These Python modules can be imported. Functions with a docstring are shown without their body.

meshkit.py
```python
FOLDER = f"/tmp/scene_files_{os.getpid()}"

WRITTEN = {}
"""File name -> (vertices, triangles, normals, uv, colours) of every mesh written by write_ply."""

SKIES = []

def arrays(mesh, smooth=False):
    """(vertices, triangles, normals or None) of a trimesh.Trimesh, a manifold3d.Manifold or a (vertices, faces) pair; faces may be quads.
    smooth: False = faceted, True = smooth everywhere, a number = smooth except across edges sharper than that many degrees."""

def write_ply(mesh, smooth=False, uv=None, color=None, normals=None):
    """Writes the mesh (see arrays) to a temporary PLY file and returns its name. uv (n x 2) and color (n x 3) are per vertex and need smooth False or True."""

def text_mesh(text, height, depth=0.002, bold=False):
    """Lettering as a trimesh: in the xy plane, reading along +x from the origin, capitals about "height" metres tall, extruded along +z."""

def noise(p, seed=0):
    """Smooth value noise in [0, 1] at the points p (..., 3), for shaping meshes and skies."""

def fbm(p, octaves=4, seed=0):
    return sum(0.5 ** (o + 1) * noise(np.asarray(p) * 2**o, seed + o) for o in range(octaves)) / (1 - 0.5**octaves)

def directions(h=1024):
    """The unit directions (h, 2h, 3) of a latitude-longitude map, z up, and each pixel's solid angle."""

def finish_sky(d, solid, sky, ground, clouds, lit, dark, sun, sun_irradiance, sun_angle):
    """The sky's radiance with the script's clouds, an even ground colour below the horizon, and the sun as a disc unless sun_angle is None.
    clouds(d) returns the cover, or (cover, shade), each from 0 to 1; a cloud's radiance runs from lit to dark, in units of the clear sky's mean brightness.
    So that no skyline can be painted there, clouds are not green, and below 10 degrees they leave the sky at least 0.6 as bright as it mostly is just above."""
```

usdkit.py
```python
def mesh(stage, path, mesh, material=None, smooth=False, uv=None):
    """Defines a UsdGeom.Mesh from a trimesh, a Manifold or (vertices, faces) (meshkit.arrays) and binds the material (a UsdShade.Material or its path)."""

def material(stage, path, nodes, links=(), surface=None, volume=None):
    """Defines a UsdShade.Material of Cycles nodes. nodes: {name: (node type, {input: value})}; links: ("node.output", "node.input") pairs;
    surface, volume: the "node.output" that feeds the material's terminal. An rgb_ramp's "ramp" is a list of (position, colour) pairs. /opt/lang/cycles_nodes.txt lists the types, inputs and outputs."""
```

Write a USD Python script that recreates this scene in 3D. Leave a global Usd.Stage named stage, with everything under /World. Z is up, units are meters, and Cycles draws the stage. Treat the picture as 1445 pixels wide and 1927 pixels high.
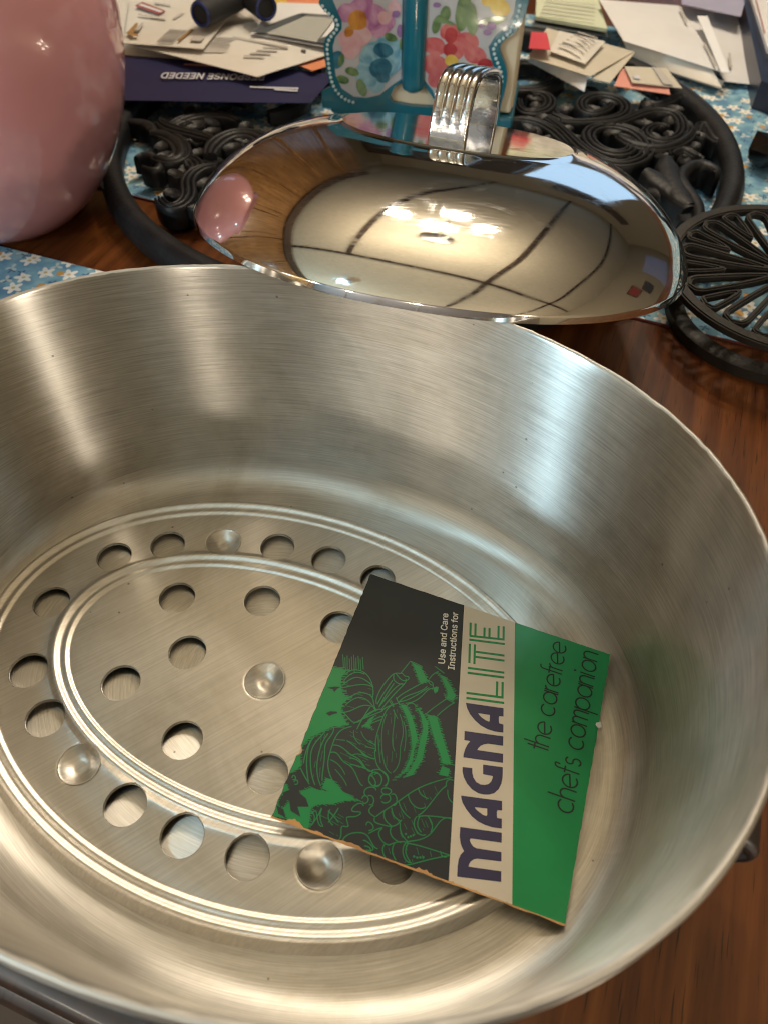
import math, random
import numpy as np, trimesh, manifold3d as m3, usdkit, meshkit
from pxr import Usd, UsdGeom, UsdLux, UsdShade, Gf, Sdf
from shapely.geometry import Polygon, LineString, Point, MultiPolygon, box as sbox
from shapely.ops import unary_union
from shapely import affinity

stage = Usd.Stage.CreateInMemory()
UsdGeom.SetStageUpAxis(stage, UsdGeom.Tokens.z)
UsdGeom.SetStageMetersPerUnit(stage, 1.0)
UsdGeom.Xform.Define(stage, '/World'); UsdGeom.Scope.Define(stage, '/World/Looks')
PI = math.pi
# ------------------------------------------------------------------ camera
PITCH, ROLL, FPX = math.radians(50.622), math.radians(-0.8924), 1420.43      # below the horizon; pixels of a 1445 px wide photo
CAM = np.array([0, 0, 0.3605])
fw = np.array([0, math.cos(PITCH), -math.sin(PITCH)]); _r = np.array([1.0, 0, 0]); _d = np.cross(fw, _r)
RT = math.cos(ROLL) * _r + math.sin(ROLL) * _d; DN = -math.sin(ROLL) * _r + math.cos(ROLL) * _d
MC = np.array([RT, DN, fw])
cam = UsdGeom.Camera.Define(stage, '/World/camera')
AP = 7.3
cam.CreateHorizontalApertureAttr(AP); cam.CreateVerticalApertureAttr(AP * 1024 / 767)
cam.CreateFocalLengthAttr(AP * FPX / 1445)
cam.CreateClippingRangeAttr(Gf.Vec2f(0.01, 50))
cam.CreateFStopAttr(3.0); cam.CreateFocusDistanceAttr(0.40)
cam.CreateExposureAttr(0.1)
mx = Gf.Matrix4d(*RT, 0, *(-DN), 0, *(-fw), 0, *CAM, 1)
cam.AddTransformOp().Set(mx)

def ray(u, v): return np.array([(u - 722.5) / FPX, (v - 963.5) / FPX, 1.0]) @ MC
def at(u, v, z):
    """the point of the place at height z that photo pixel (u, v) shows"""
    d = ray(u, v); return CAM + (z - CAM[2]) / d[2] * d
def aty(u, v, y):
    d = ray(u, v); return CAM + (y - CAM[1]) / d[1] * d
def px(P):
    q = MC @ (np.asarray(P, float) - CAM); return np.array([722.5 + FPX * q[0] / q[2], 963.5 + FPX * q[1] / q[2]])

TH = math.radians(-20.25)                                   # table, pot and mats share this direction
U = np.array([math.cos(TH), math.sin(TH), 0]); V = np.array([-U[1], U[0], 0]); Z = np.array([0, 0, 1.0])
RACK = np.array([-0.0589, 0.1752, 0]); POT = np.array([-0.0486, 0.1745, 0])
RIMZ = 0.148

rng = np.random.default_rng(7)
# ------------------------------------------------------------------ helpers
def material(name, nodes, links=(), surface='p.BSDF', **k):
    return usdkit.material(stage, '/World/Looks/' + name, nodes, links, surface=surface, **k)
def plain(name, color, rough=0.5, metal=0.0, **kw):
    return material(name, {'p': ('principled_bsdf', {'base_color': color, 'roughness': rough, 'metallic': metal, **kw})})
USED = {}
def numbered(path):
    n = USED.get(path, 0); USED[path] = n + 1
    return path if n == 0 else '%s_%03d' % (path, n)
def keys(p, label=None, cat=None, group=None, kind=None):
    for k, v in (('label', label), ('category', cat), ('group', group), ('kind', kind)):
        if v: p.SetCustomDataByKey(k, v)
ORG = {}
def thing(name, label, cat, loc=(0, 0, 0), group=None):
    path = numbered('/World/' + name)
    x = UsdGeom.Xform.Define(stage, path); x.AddTranslateOp().Set(Gf.Vec3d(*map(float, loc)))
    keys(x.GetPrim(), label, cat, group); ORG[path] = np.asarray(loc, float)
    return path
def obj(name, mesh, mat, parent=None, smooth=35, label=None, cat=None, group=None, kind=None):
    v, f, n = meshkit.arrays(mesh, smooth)
    if parent:
        path = numbered(parent + '/' + name); o = ORG[parent]
    else:
        path = numbered('/World/' + name); o = np.zeros(3)
    ORG[path] = o if parent else np.zeros(3)
    m = usdkit.mesh(stage, path, (v - o, f), mat, smooth=False)
    if n is not None:
        from pxr import Vt
        m.CreateNormalsAttr(Vt.Vec3fArray.FromNumpy(n.astype(np.float32))); m.SetNormalsInterpolation('vertex')
    keys(m.GetPrim(), label, cat, group, kind)
    return path
def cat(ms): return trimesh.util.concatenate([m for m in ms if m is not None and len(m.faces)])
def tm(man):
    g = man.to_mesh(); return trimesh.Trimesh(np.array(g.vert_properties[:, :3]), np.array(g.tri_verts), process=False)
def place(mesh, o, ex, ey, ez):
    T = np.eye(4); T[:3, 0], T[:3, 1], T[:3, 2], T[:3, 3] = ex, ey, ez, o
    m = mesh.copy(); m.apply_transform(T); return m
def polys(g):
    if g is None or g.is_empty: return []
    if g.geom_type == 'Polygon': return [g]
    return [p for p in getattr(g, 'geoms', []) if p.geom_type == 'Polygon' and p.area > 0]
def extr(g, h):
    out = []
    for p in polys(g):
        if p.area < 1e-9: continue
        try: out.append(trimesh.creation.extrude_polygon(p, h, engine='earcut'))
        except Exception: pass
    return cat(out)
def xm(poly, h, r=0.0, refine=None):
    """prism of a shapely polygon as a Manifold"""
    cs = m3.CrossSection([np.array(q.coords)[:-1] for p in polys(poly) for q in [p.exterior, *p.interiors]], m3.FillRule.EvenOdd)
    return m3.Manifold.extrude(cs, h)
def grid(P, close_u=False, close_v=False):
    """P: (n, m, 3) points -> triangles"""
    n, m = P.shape[:2]; F = []
    for i in range(n if close_u else n - 1):
        a = np.arange(m if close_v else m - 1); b = (a + 1) % m; i2 = (i + 1) % n
        F.append(np.stack([i * m + a, i * m + b, i2 * m + b], 1)); F.append(np.stack([i * m + a, i2 * m + b, i2 * m + a], 1))
    return trimesh.Trimesh(P.reshape(-1, 3), np.vstack(F), process=False)
def se(a, b, n, t):
    c, s = np.cos(t), np.sin(t)
    return np.stack([a * np.sign(c) * abs(c) ** (2 / n), b * np.sign(s) * abs(s) ** (2 / n)], -1)
def even_t(a, b, n, N):
    t = np.linspace(0, 2 * PI, 4001); p = se(a, b, n, t); L = np.r_[0, np.cumsum(np.linalg.norm(np.diff(p, axis=0), axis=1))]
    return np.interp(np.linspace(0, L[-1], N, endpoint=False), L, t)
def tube(pts, r, k=10, caps=True):
    pts = np.asarray(pts, float); r = np.broadcast_to(np.asarray(r, float), len(pts))
    T = np.gradient(pts, axis=0); T /= np.linalg.norm(T, axis=1, keepdims=True)
    up = np.array([0, 0, 1.0]) if abs(T[0, 2]) < .9 else np.array([1.0, 0, 0]); R = []
    for t, p, q in zip(T, pts, r):
        s = np.cross(t, up); s /= np.linalg.norm(s); w = np.cross(s, t); up = w
        a = np.linspace(0, 2 * PI, k, endpoint=False); R.append(p + q * (np.cos(a)[:, None] * s + np.sin(a)[:, None] * w))
    P = np.array(R)
    if caps: P = np.concatenate([np.repeat(pts[:1, None], k, 1), P, np.repeat(pts[-1:, None], k, 1)])
    m = grid(P, close_v=True); m.fix_normals(); return m
def spline(pts, n=60):
    from scipy.interpolate import CubicSpline
    p = np.asarray(pts, float); d = np.r_[0, np.cumsum(np.linalg.norm(np.diff(p, axis=0), axis=1) ** .5)]
    return CubicSpline(d, p)(np.linspace(0, d[-1], n))
def lathe(prof, o, N=96):
    prof = np.asarray(prof, float); a = np.linspace(0, 2 * PI, N, endpoint=False)
    P = np.stack([prof[:, 0][:, None] * np.cos(a), prof[:, 0][:, None] * np.sin(a), np.repeat(prof[:, 1][:, None], N, 1)], -1) + o
    m = grid(P, close_v=True); m.fix_normals(); return m
def rbox(sx, sy, sz, r):
    s = m3.Manifold.sphere(r, 16)
    return m3.Manifold.batch_hull([s.translate((x * (sx / 2 - r), y * (sy / 2 - r), z * (sz / 2 - r))) for x in (-1, 1) for y in (-1, 1) for z in (-1, 1)])
def slab(o, ex, ey, lx, ly, z0, z1):
    """box: from o along ex by lx and ey by ly"""
    m = trimesh.creation.box((1, 1, 1)); m.apply_translation((.5, .5, .5))
    v = m.vertices; p = np.asarray(o)[None] + v[:, :1] * lx * ex + v[:, 1:2] * ly * ey; p[:, 2] = z0 + v[:, 2] * (z1 - z0)
    r = trimesh.Trimesh(p, m.faces, process=False); r.fix_normals(); return r

# ------------------------------------------------------------------ materials
#@MATERIALS
def P_(n='pos'): return (n, ('geometry', {}))
ROT = math.degrees(TH)
def table_space(scale):
    """nodes: world position turned into table directions and scaled"""
    return {'g': ('geometry', {}), 'mp': ('mapping', {'mapping_type': 'point', 'rotation': (0, 0, -TH), 'scale': (1, 1, 1)}),
            'ms': ('mapping', {'mapping_type': 'point', 'scale': scale})}, [('g.position', 'mp.vector'), ('mp.vector', 'ms.vector')]

def brushed(name, color, rough, aniso, bump, center=None, along=None, freq=900.0, colvar=0.06, blot=0.0, dist=0.0002):
    """metal with fine drawn lines: round a centre, or along a direction"""
    n = {'g': ('geometry', {}), 'p': ('principled_bsdf', {'metallic': 1.0, 'anisotropic': aniso, 'anisotropic_rotation': 0.25, 'roughness': rough})}
    L = []
    if center is not None:
        n['sub'] = ('vector_math', {'math_type': 'subtract', 'vector2': tuple(center)}); L.append(('g.position', 'sub.vector1'))
        n['rot'] = ('vector_rotate', {'rotate_type': 'z_axis', 'angle': -TH}); L.append(('sub.vector', 'rot.vector'))
        n['sep'] = ('separate_xyz', {}); L.append(('rot.vector', 'sep.vector'))
        n['ys'] = ('math', {'math_type': 'multiply', 'value2': 1.26}); L.append(('sep.y', 'ys.value1'))
        n['th'] = ('math', {'math_type': 'arctan2'}); L += [('ys.value', 'th.value1'), ('sep.x', 'th.value2')]
        n['x2'] = ('math', {'math_type': 'multiply'}); L += [('sep.x', 'x2.value1'), ('sep.x', 'x2.value2')]
        n['y2'] = ('math', {'math_type': 'multiply'}); L += [('ys.value', 'y2.value1'), ('ys.value', 'y2.value2')]
        n['r2'] = ('math', {'math_type': 'add'}); L += [('x2.value', 'r2.value1'), ('y2.value', 'r2.value2')]
        n['rr'] = ('math', {'math_type': 'sqrt'}); L.append(('r2.value', 'rr.value1'))
        n['sc'] = ('math', {'math_type': 'add'}); L += [('rr.value', 'sc.value1'), ('sep.z', 'sc.value2')]
        n['a1'] = ('math', {'math_type': 'multiply', 'value2': 5.0}); L.append(('th.value', 'a1.value1'))
        n['a2'] = ('math', {'math_type': 'multiply', 'value2': freq}); L.append(('sc.value', 'a2.value1'))
        n['cx'] = ('combine_xyz', {}); L += [('a1.value', 'cx.x'), ('a2.value', 'cx.y')]
        n['tg'] = ('vector_math', {'math_type': 'cross_product', 'vector1': (0, 0, 1)}); L.append(('sub.vector', 'tg.vector2'))
        n['tn'] = ('vector_math', {'math_type': 'normalize'}); L.append(('tg.vector', 'tn.vector1'))
        tang, vec = 'tn.vector', 'cx.vector'
    else:
        n['rot'] = ('vector_rotate', {'rotate_type': 'z_axis', 'angle': -along}); L.append(('g.position', 'rot.vector'))
        n['ms'] = ('mapping', {'mapping_type': 'point', 'scale': (18, freq, freq * .3)}); L.append(('rot.vector', 'ms.vector'))
        n['tn'] = ('combine_xyz', {'x': math.cos(along), 'y': math.sin(along), 'z': 0.0})
        tang, vec = 'tn.vector', 'ms.vector'
    n['nz'] = ('noise_texture', {'scale': 1.0, 'detail': 2.0, 'roughness': 0.6}); L.append((vec, 'nz.vector'))
    n['bp'] = ('bump', {'strength': bump, 'distance': dist}); L += [('nz.fac', 'bp.height'), ('bp.normal', 'p.normal')]
    n['cr'] = ('rgb_ramp', {'ramp': [(0.3, tuple(c * (1 - colvar) for c in color)), (0.7, tuple(min(c * (1 + colvar), .98) for c in color))]}); L.append(('nz.fac', 'cr.fac'))
    n['bz'] = ('noise_texture', {'scale': 23.0, 'detail': 5.0, 'roughness': 0.6}); L.append(('g.position', 'bz.vector'))
    n['br'] = ('rgb_ramp', {'ramp': [(0.35, (1 - blot,) * 3), (0.65, (1, 1, 1))]}); L.append(('bz.fac', 'br.fac'))
    n['mm'] = ('mix_color', {'blend_type': 'multiply', 'fac': 1.0}); L += [('cr.color', 'mm.a'), ('br.color', 'mm.b')]
    n['sv'] = ('voronoi_texture', {'scale': 55.0, 'randomness': 1.0}); n['sd'] = ('rgb_ramp', {'ramp': [(0.028, (.35, .32, .30)), (0.045, (1, 1, 1))]}); L += [('g.position', 'sv.vector'), ('sv.distance', 'sd.fac')]
    n['m3'] = ('mix_color', {'blend_type': 'multiply', 'fac': 0.8}); L += [('mm.result', 'm3.a'), ('sd.color', 'm3.b')]
    n['st'] = ('noise_texture', {'scale': 7.0, 'detail': 6.0, 'roughness': 0.7, 'distortion': 1.2}); n['sr'] = ('rgb_ramp', {'ramp': [(0.36, (.86, .84, .80)), (0.5, (1, 1, 1)), (0.62, (.93, .93, .94))]}); L += [('g.position', 'st.vector'), ('st.fac', 'sr.fac')]
    n['m4'] = ('mix_color', {'blend_type': 'multiply', 'fac': 1.0}); L += [('m3.result', 'm4.a'), ('sr.color', 'm4.b'), ('m4.result', 'p.base_color')]
    n['rm'] = ('map_range', {'from_min': 0.3, 'from_max': 0.7, 'to_min': rough * .93, 'to_max': rough * 1.07}); L += [('bz.fac', 'rm.value'), ('rm.result', 'p.roughness')]
    L.append((tang, 'p.tangent'))
    return material(name, n, L)

M_pot = brushed('cast_aluminium', (0.60, 0.58, 0.545), 0.32, 1.0, 0.26, center=POT, freq=1150, colvar=0.20, blot=0.05, dist=0.0003)
M_potfloor = brushed('brushed_pot_floor', (0.61, 0.59, 0.545), 0.385, 0.9, 0.35, center=POT, freq=1000, colvar=0.14, blot=0.06)
M_rack = brushed('pressed_aluminium', (0.69, 0.66, 0.605), 0.40, 0.45, 0.30, along=TH + 0.95, freq=900, colvar=0.09, blot=0.03)
M_rim = plain('cut_aluminium', (0.52, 0.50, 0.46), 0.52, 1.0)

def polished(name, color, rough):
    n, L = {'g': ('geometry', {}), 'p': ('principled_bsdf', {'metallic': 1.0, 'base_color': color})}, []
    n['nz'] = ('noise_texture', {'scale': 14.0, 'detail': 3.0}); L.append(('g.position', 'nz.vector'))
    n['ms'] = ('mapping', {'mapping_type': 'point', 'scale': (60, 900, 900), 'rotation': (0.3, 0.2, 0.9)}); L.append(('g.position', 'ms.vector'))
    n['sn'] = ('noise_texture', {'scale': 1.0, 'detail': 2.0}); L.append(('ms.vector', 'sn.vector'))
    n['sm'] = ('noise_texture', {'scale': 38.0, 'detail': 6.0, 'roughness': 0.7, 'distortion': 1.5}); L.append(('g.position', 'sm.vector'))
    n['rs'] = ('map_range', {'from_min': 0.52, 'from_max': 0.70, 'to_min': 0.0, 'to_max': rough * 1.6, 'clamp': True}); L.append(('sm.fac', 'rs.value'))
    n['rm'] = ('map_range', {'from_min': 0.3, 'from_max': 0.8, 'to_min': rough * .5, 'to_max': rough * 1.6}); n['ra'] = ('math', {'math_type': 'add'}); L += [('sn.fac', 'rm.value'), ('rm.result', 'ra.value1'), ('rs.result', 'ra.value2'), ('ra.value', 'p.roughness')]
    n['bp'] = ('bump', {'strength': 0.05, 'distance': 0.0004}); L += [('nz.fac', 'bp.height')]
    n['b2'] = ('bump', {'strength': 0.02, 'distance': 0.0001}); L += [('sn.fac', 'b2.height'), ('bp.normal', 'b2.normal'), ('b2.normal', 'p.normal')]
    return material(name, n, L)
M_lid = polished('polished_aluminium', (0.86, 0.855, 0.84), 0.06)
M_handle_shaded = plain('shaded_handle_metal', (0.16, 0.16, 0.17), 0.42, 1.0)  # side handle metal darkened to stand in for the shade below the rim
M_handle = polished('polished_cast_handle', (0.66, 0.66, 0.66), 0.12)

def wood(name, dark, mid, light, rough=0.28, coat=0.35, rot=-TH, sc=(60, 5.0, 20)):
    n = {'g': ('geometry', {}), 'mp': ('mapping', {'mapping_type': 'point', 'rotation': (0, 0, rot)}), 'm1': ('mapping', {'mapping_type': 'point', 'scale': sc}),
         'm2': ('mapping', {'mapping_type': 'point', 'scale': (sc[0] * 7, sc[1] * 5, sc[2] * 6)}),
         'n1': ('noise_texture', {'scale': 1.0, 'detail': 5.0, 'roughness': 0.55, 'distortion': 0.3}), 'n2': ('noise_texture', {'scale': 1.0, 'detail': 2.0}),
         'c1': ('rgb_ramp', {'ramp': [(0.28, dark), (0.5, mid), (0.72, light)]}), 'c2': ('rgb_ramp', {'ramp': [(0.30, (0.12,) * 3), (0.39, (1, 1, 1))]}),
         'mm': ('mix_color', {'blend_type': 'multiply', 'fac': 0.85}), 'bp': ('bump', {'strength': 0.12, 'distance': 0.0002}),
         'n3': ('noise_texture', {'scale': 9.0, 'detail': 3.0}), 'rr': ('map_range', {'from_min': .3, 'from_max': .7, 'to_min': rough * .8, 'to_max': rough * 1.25}),
         'p': ('principled_bsdf', {'roughness': rough, 'coat_weight': coat, 'coat_roughness': 0.16})}
    L = [('g.position', 'mp.vector'), ('mp.vector', 'm1.vector'), ('mp.vector', 'm2.vector'), ('m1.vector', 'n1.vector'), ('m2.vector', 'n2.vector'), ('n1.fac', 'c1.fac'), ('n2.fac', 'c2.fac'),
         ('c1.color', 'mm.a'), ('c2.color', 'mm.b'), ('mm.result', 'p.base_color'), ('n2.fac', 'bp.height'), ('bp.normal', 'p.normal'), ('g.position', 'n3.vector'), ('n3.fac', 'rr.value'), ('rr.result', 'p.roughness')]
    return material(name, n, L)
M_wood = wood('varnished_wood', (0.050, 0.0125, 0.003), (0.100, 0.028, 0.0055), (0.165, 0.052, 0.011), rough=.3, coat=.25, sc=(120, 7.0, 20))
M_wood_shaded = wood('shaded_edge_wood', (0.012, 0.005, 0.003), (0.024, 0.010, 0.005), (0.04, 0.017, 0.008), rough=.42, coat=.12)  # dark moulding wood; roaster's shadow on the near strip is painted into it
M_oak = wood('oak_panel', (0.11, 0.048, 0.014), (0.20, 0.095, 0.030), (0.30, 0.155, 0.052), rough=.35, coat=.2, rot=0, sc=(30, 30, 3))

def iron(name, color=(0.006, 0.006, 0.007), rough=0.46):
    n = {'g': ('geometry', {}), 'nz': ('noise_texture', {'scale': 260.0, 'detail': 4.0}), 'n2': ('noise_texture', {'scale': 40.0, 'detail': 3.0}),
         'bp': ('bump', {'strength': 0.6, 'distance': 0.0008}), 'cr': ('rgb_ramp', {'ramp': [(0.35, color), (0.75, tuple(c * 2.0 + .003 for c in color))]}),
         'p': ('principled_bsdf', {'roughness': rough, 'specular_ior_level': 0.32})}
    return material(name, n, [('g.position', 'nz.vector'), ('g.position', 'n2.vector'), ('nz.fac', 'bp.height'), ('bp.normal', 'p.normal'), ('n2.fac', 'cr.fac'), ('cr.color', 'p.base_color')])
M_iron = iron('black_cast_iron'); M_iron2 = iron('worn_cast_iron', (0.012, 0.010, 0.008), 0.5)

def paper(name, color, rough=0.6, var=0.06):
    n = {'g': ('geometry', {}), 'nz': ('noise_texture', {'scale': 30.0, 'detail': 4.0}), 'cr': ('rgb_ramp', {'ramp': [(0.3, tuple(c * (1 - var) for c in color)), (0.7, tuple(min(1, c * (1 + var)) for c in color))]}),
         'n2': ('noise_texture', {'scale': 900.0, 'detail': 2.0}), 'bp': ('bump', {'strength': 0.12, 'distance': 0.0002}),
         'p': ('principled_bsdf', {'roughness': rough})}
    return material(name, n, [('g.position', 'nz.vector'), ('nz.fac', 'cr.fac'), ('cr.color', 'p.base_color'), ('g.position', 'n2.vector'), ('n2.fac', 'bp.height'), ('bp.normal', 'p.normal')])

def floral(name):
    """blue cotton with white five-petal flowers, ochre dots and dark sprigs"""
    n = {'g': ('geometry', {}), 'mp': ('mapping', {'mapping_type': 'point', 'rotation': (0, 0, 0.4), 'scale': (1, 1, 0)}), 'p': ('principled_bsdf', {'roughness': 0.85})}
    L = [('g.position', 'mp.vector')]
    def layer(t, scale, petals, R, depth, keep, off):
        n[t + 'm'] = ('mapping', {'mapping_type': 'point', 'scale': (scale, scale, 0), 'location': (off, off * .7, 0)}); L.append(('mp.vector', t + 'm.vector'))
        n[t + 'v'] = ('voronoi_texture', {'dimensions': '2D', 'feature': 'f1', 'scale': 1.0, 'randomness': 0.75}); L.append((t + 'm.vector', t + 'v.vector'))
        n[t + 'd'] = ('vector_math', {'math_type': 'subtract'}); L.extend([(t + 'm.vector', t + 'd.vector1'), (t + 'v.position', t + 'd.vector2')])
        n[t + 's'] = ('separate_xyz', {}); L.append((t + 'd.vector', t + 's.vector'))
        n[t + 'a'] = ('math', {'math_type': 'arctan2'}); L.extend([(t + 's.y', t + 'a.value1'), (t + 's.x', t + 'a.value2')])
        n[t + 'c'] = ('separate_color', {'color_type': 'rgb'}); L.append((t + 'v.color', t + 'c.color'))
        n[t + 'p'] = ('math', {'math_type': 'multiply_add', 'value2': float(petals)}); L.extend([(t + 'a.value', t + 'p.value1'), (t + 'c.r', t + 'p.value3')])
        n[t + 'k'] = ('math', {'math_type': 'cosine'}); L.append((t + 'p.value', t + 'k.value1'))
        n[t + 'r'] = ('math', {'math_type': 'multiply_add', 'value2': R * depth, 'value3': R * (1 - depth)}); L.append((t + 'k.value', t + 'r.value1'))
        n[t + 'l'] = ('math', {'math_type': 'less_than'}); L.extend([(t + 'v.distance', t + 'l.value1'), (t + 'r.value', t + 'l.value2')])
        n[t + 'g'] = ('math', {'math_type': 'less_than', 'value2': keep}); L.append((t + 'c.g', t + 'g.value1'))
        n[t + 'x'] = ('math', {'math_type': 'multiply'}); L.extend([(t + 'l.value', t + 'x.value1'), (t + 'g.value', t + 'x.value2')])
        n[t + 'o'] = ('math', {'math_type': 'less_than', 'value2': R * .2}); L.append((t + 'v.distance', t + 'o.value1'))
        n[t + 'y'] = ('math', {'math_type': 'multiply'}); L.extend([(t + 'o.value', t + 'y.value1'), (t + 'g.value', t + 'y.value2')])
        return t + 'x.value', t + 'y.value'
    n['bn'] = ('noise_texture', {'scale': 55.0, 'detail': 3.0}); L.append(('g.position', 'bn.vector'))
    n['bc'] = ('rgb_ramp', {'ramp': [(0.35, (0.09, 0.22, 0.36)), (0.52, (0.16, 0.33, 0.45)), (0.66, (0.26, 0.44, 0.52))]}); L.append(('bn.fac', 'bc.fac'))
    cur = 'bc.color'
    for i, (t, sc, pt, R, dp, kp, off, col, cen) in enumerate([('la', 95, 4, .42, .45, .42, 3.1, (0.045, 0.12, 0.24), None), ('lb', 75, 3, .44, .5, .40, 7.7, (0.45, 0.52, 0.52), None),
                                    ('lc', 62, 5, .50, .26, .42, 1.3, (0.74, 0.72, 0.68), (0.50, 0.42, 0.20)), ('ld', 80, 5, .30, .12, .07, 9.3, (0.50, 0.27, 0.08), (0.50, 0.26, 0.06))]):
        f, c = layer(t, sc, pt, R, dp, kp, off)
        n['mx%d' % i] = ('mix_color', {'b': col}); L.extend([(cur, 'mx%d.a' % i), (f, 'mx%d.fac' % i)]); cur = 'mx%d.result' % i
        if cen:
            n['my%d' % i] = ('mix_color', {'b': cen}); L.extend([(cur, 'my%d.a' % i), (c, 'my%d.fac' % i)]); cur = 'my%d.result' % i
    n['wv'] = ('noise_texture', {'scale': 1400.0, 'detail': 1.0}); n['bp'] = ('bump', {'strength': 0.3, 'distance': 0.0003})
    L += [('g.position', 'wv.vector'), ('wv.fac', 'bp.height'), ('bp.normal', 'p.normal'), (cur, 'p.base_color')]
    return material(name, n, L)
M_floral = floral('floral_cotton')

M_hem = plain('dark_red_hem', (0.10, 0.02, 0.02), 0.8)
M_black = plain('black_foam', (0.012, 0.012, 0.013), 0.7)
M_blue_ring = plain('blue_plastic', (0.010, 0.022, 0.12), 0.4)
M_steel = plain('steel_rod', (0.55, 0.53, 0.50), 0.25, 1.0)
M_glassblack = plain('black_glass', (0.008, 0.007, 0.007), 0.06)

# ------------------------------------------------------------------ the room that the metal mirrors: floor, walls, ceiling, lamps
#@ROOM
def solid(col, rough=.8): return dict(base_color=col, roughness=rough)
M_ceil = paper('ceiling_plaster', (0.60, 0.53, 0.39), 0.9, 0.08)
M_wall = paper('wall_paint', (0.34, 0.28, 0.19), 0.85, 0.05); M_backwall = paper('panelled_wall', (0.17, 0.16, 0.165), 0.7, 0.1)
M_batten = plain('dark_batten', (0.05, 0.03, 0.02), 0.6)
M_floor = plain('dark_floor', (0.10, 0.06, 0.035), 0.5)
RX0, RX1, RY0, RY1, ZF, ZC = -1.95, 2.3, -1.9, 5.3, -0.75, 1.62      # along U, along V, up
def rm(u, v, z=0): return u * U + v * V + z * Z
obj('room_floor', slab(rm(RX0, RY0), U, V, RX1 - RX0, RY1 - RY0, ZF - .05, ZF), M_floor, smooth=False, kind='structure')
obj('ceiling', slab(rm(RX0, RY0), U, V, RX1 - RX0, RY1 - RY0, ZC, ZC + .05), M_ceil, smooth=False, kind='structure')
for u, v, lu, lv in ((RX0 - .1, RY0, .1, RY1 - RY0), (RX1, RY0, .1, RY1 - RY0), (RX0 - .1, RY0 - .1, RX1 - RX0 + .2, .1), (RX0 - .1, RY1, RX1 - RX0 + .2, .1)):
    obj('wall', slab(rm(u, v), U, V, lu, lv, ZF, ZC), M_backwall if v < RY0 and lv < 1 else M_wall, smooth=False, kind='structure')

def lamp_bulb(path, pos, r, watts, color):
    l = UsdLux.SphereLight.Define(stage, path); l.CreateRadiusAttr(r); l.CreateIntensityAttr(watts); l.CreateColorAttr(Gf.Vec3f(*color)); l.CreateNormalizeAttr(True)
    l.AddTranslateOp().Set(Gf.Vec3d(*map(float, pos))); return l
LAMP = np.array([0.20, 1.20, 1.10])
WARM = (1.0, 0.86, 0.68)
lampx = thing('ceiling_lamp', 'warm ceiling lamp with bare bulbs mirrored in the polished lid', 'lamp', LAMP + [0, 0, .50])
obj('lamp_plate', lathe([(0, .50), (.10, .50), (.10, .47), (.012, .45), (.012, .06), (0, .06)], LAMP, 32), M_steel, lampx)
for k, (dx, dy) in enumerate([(-.19, .03), (-.05, -.12), (.17, -.06), (.06, .13)]):
    obj('lamp_arm', tube([LAMP + [0, 0, .08], LAMP + [dx * .6, dy * .6, .05], LAMP + [dx, dy, .045]], .006, 8), M_steel, lampx)
    lamp_bulb('%s/bulb%s' % (lampx, '' if k == 0 else '_%03d' % k), np.array([dx, dy, -.50]), .045, 3.0, WARM)
def aim(pos, tgt):
    z = np.asarray(pos, float) - tgt; z /= np.linalg.norm(z); x = np.cross([0, 0, 1.], z); x /= np.linalg.norm(x); y = np.cross(z, x)
    return Gf.Matrix4d(*x, 0, *y, 0, *z, 0, *map(float, pos), 1)
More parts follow.
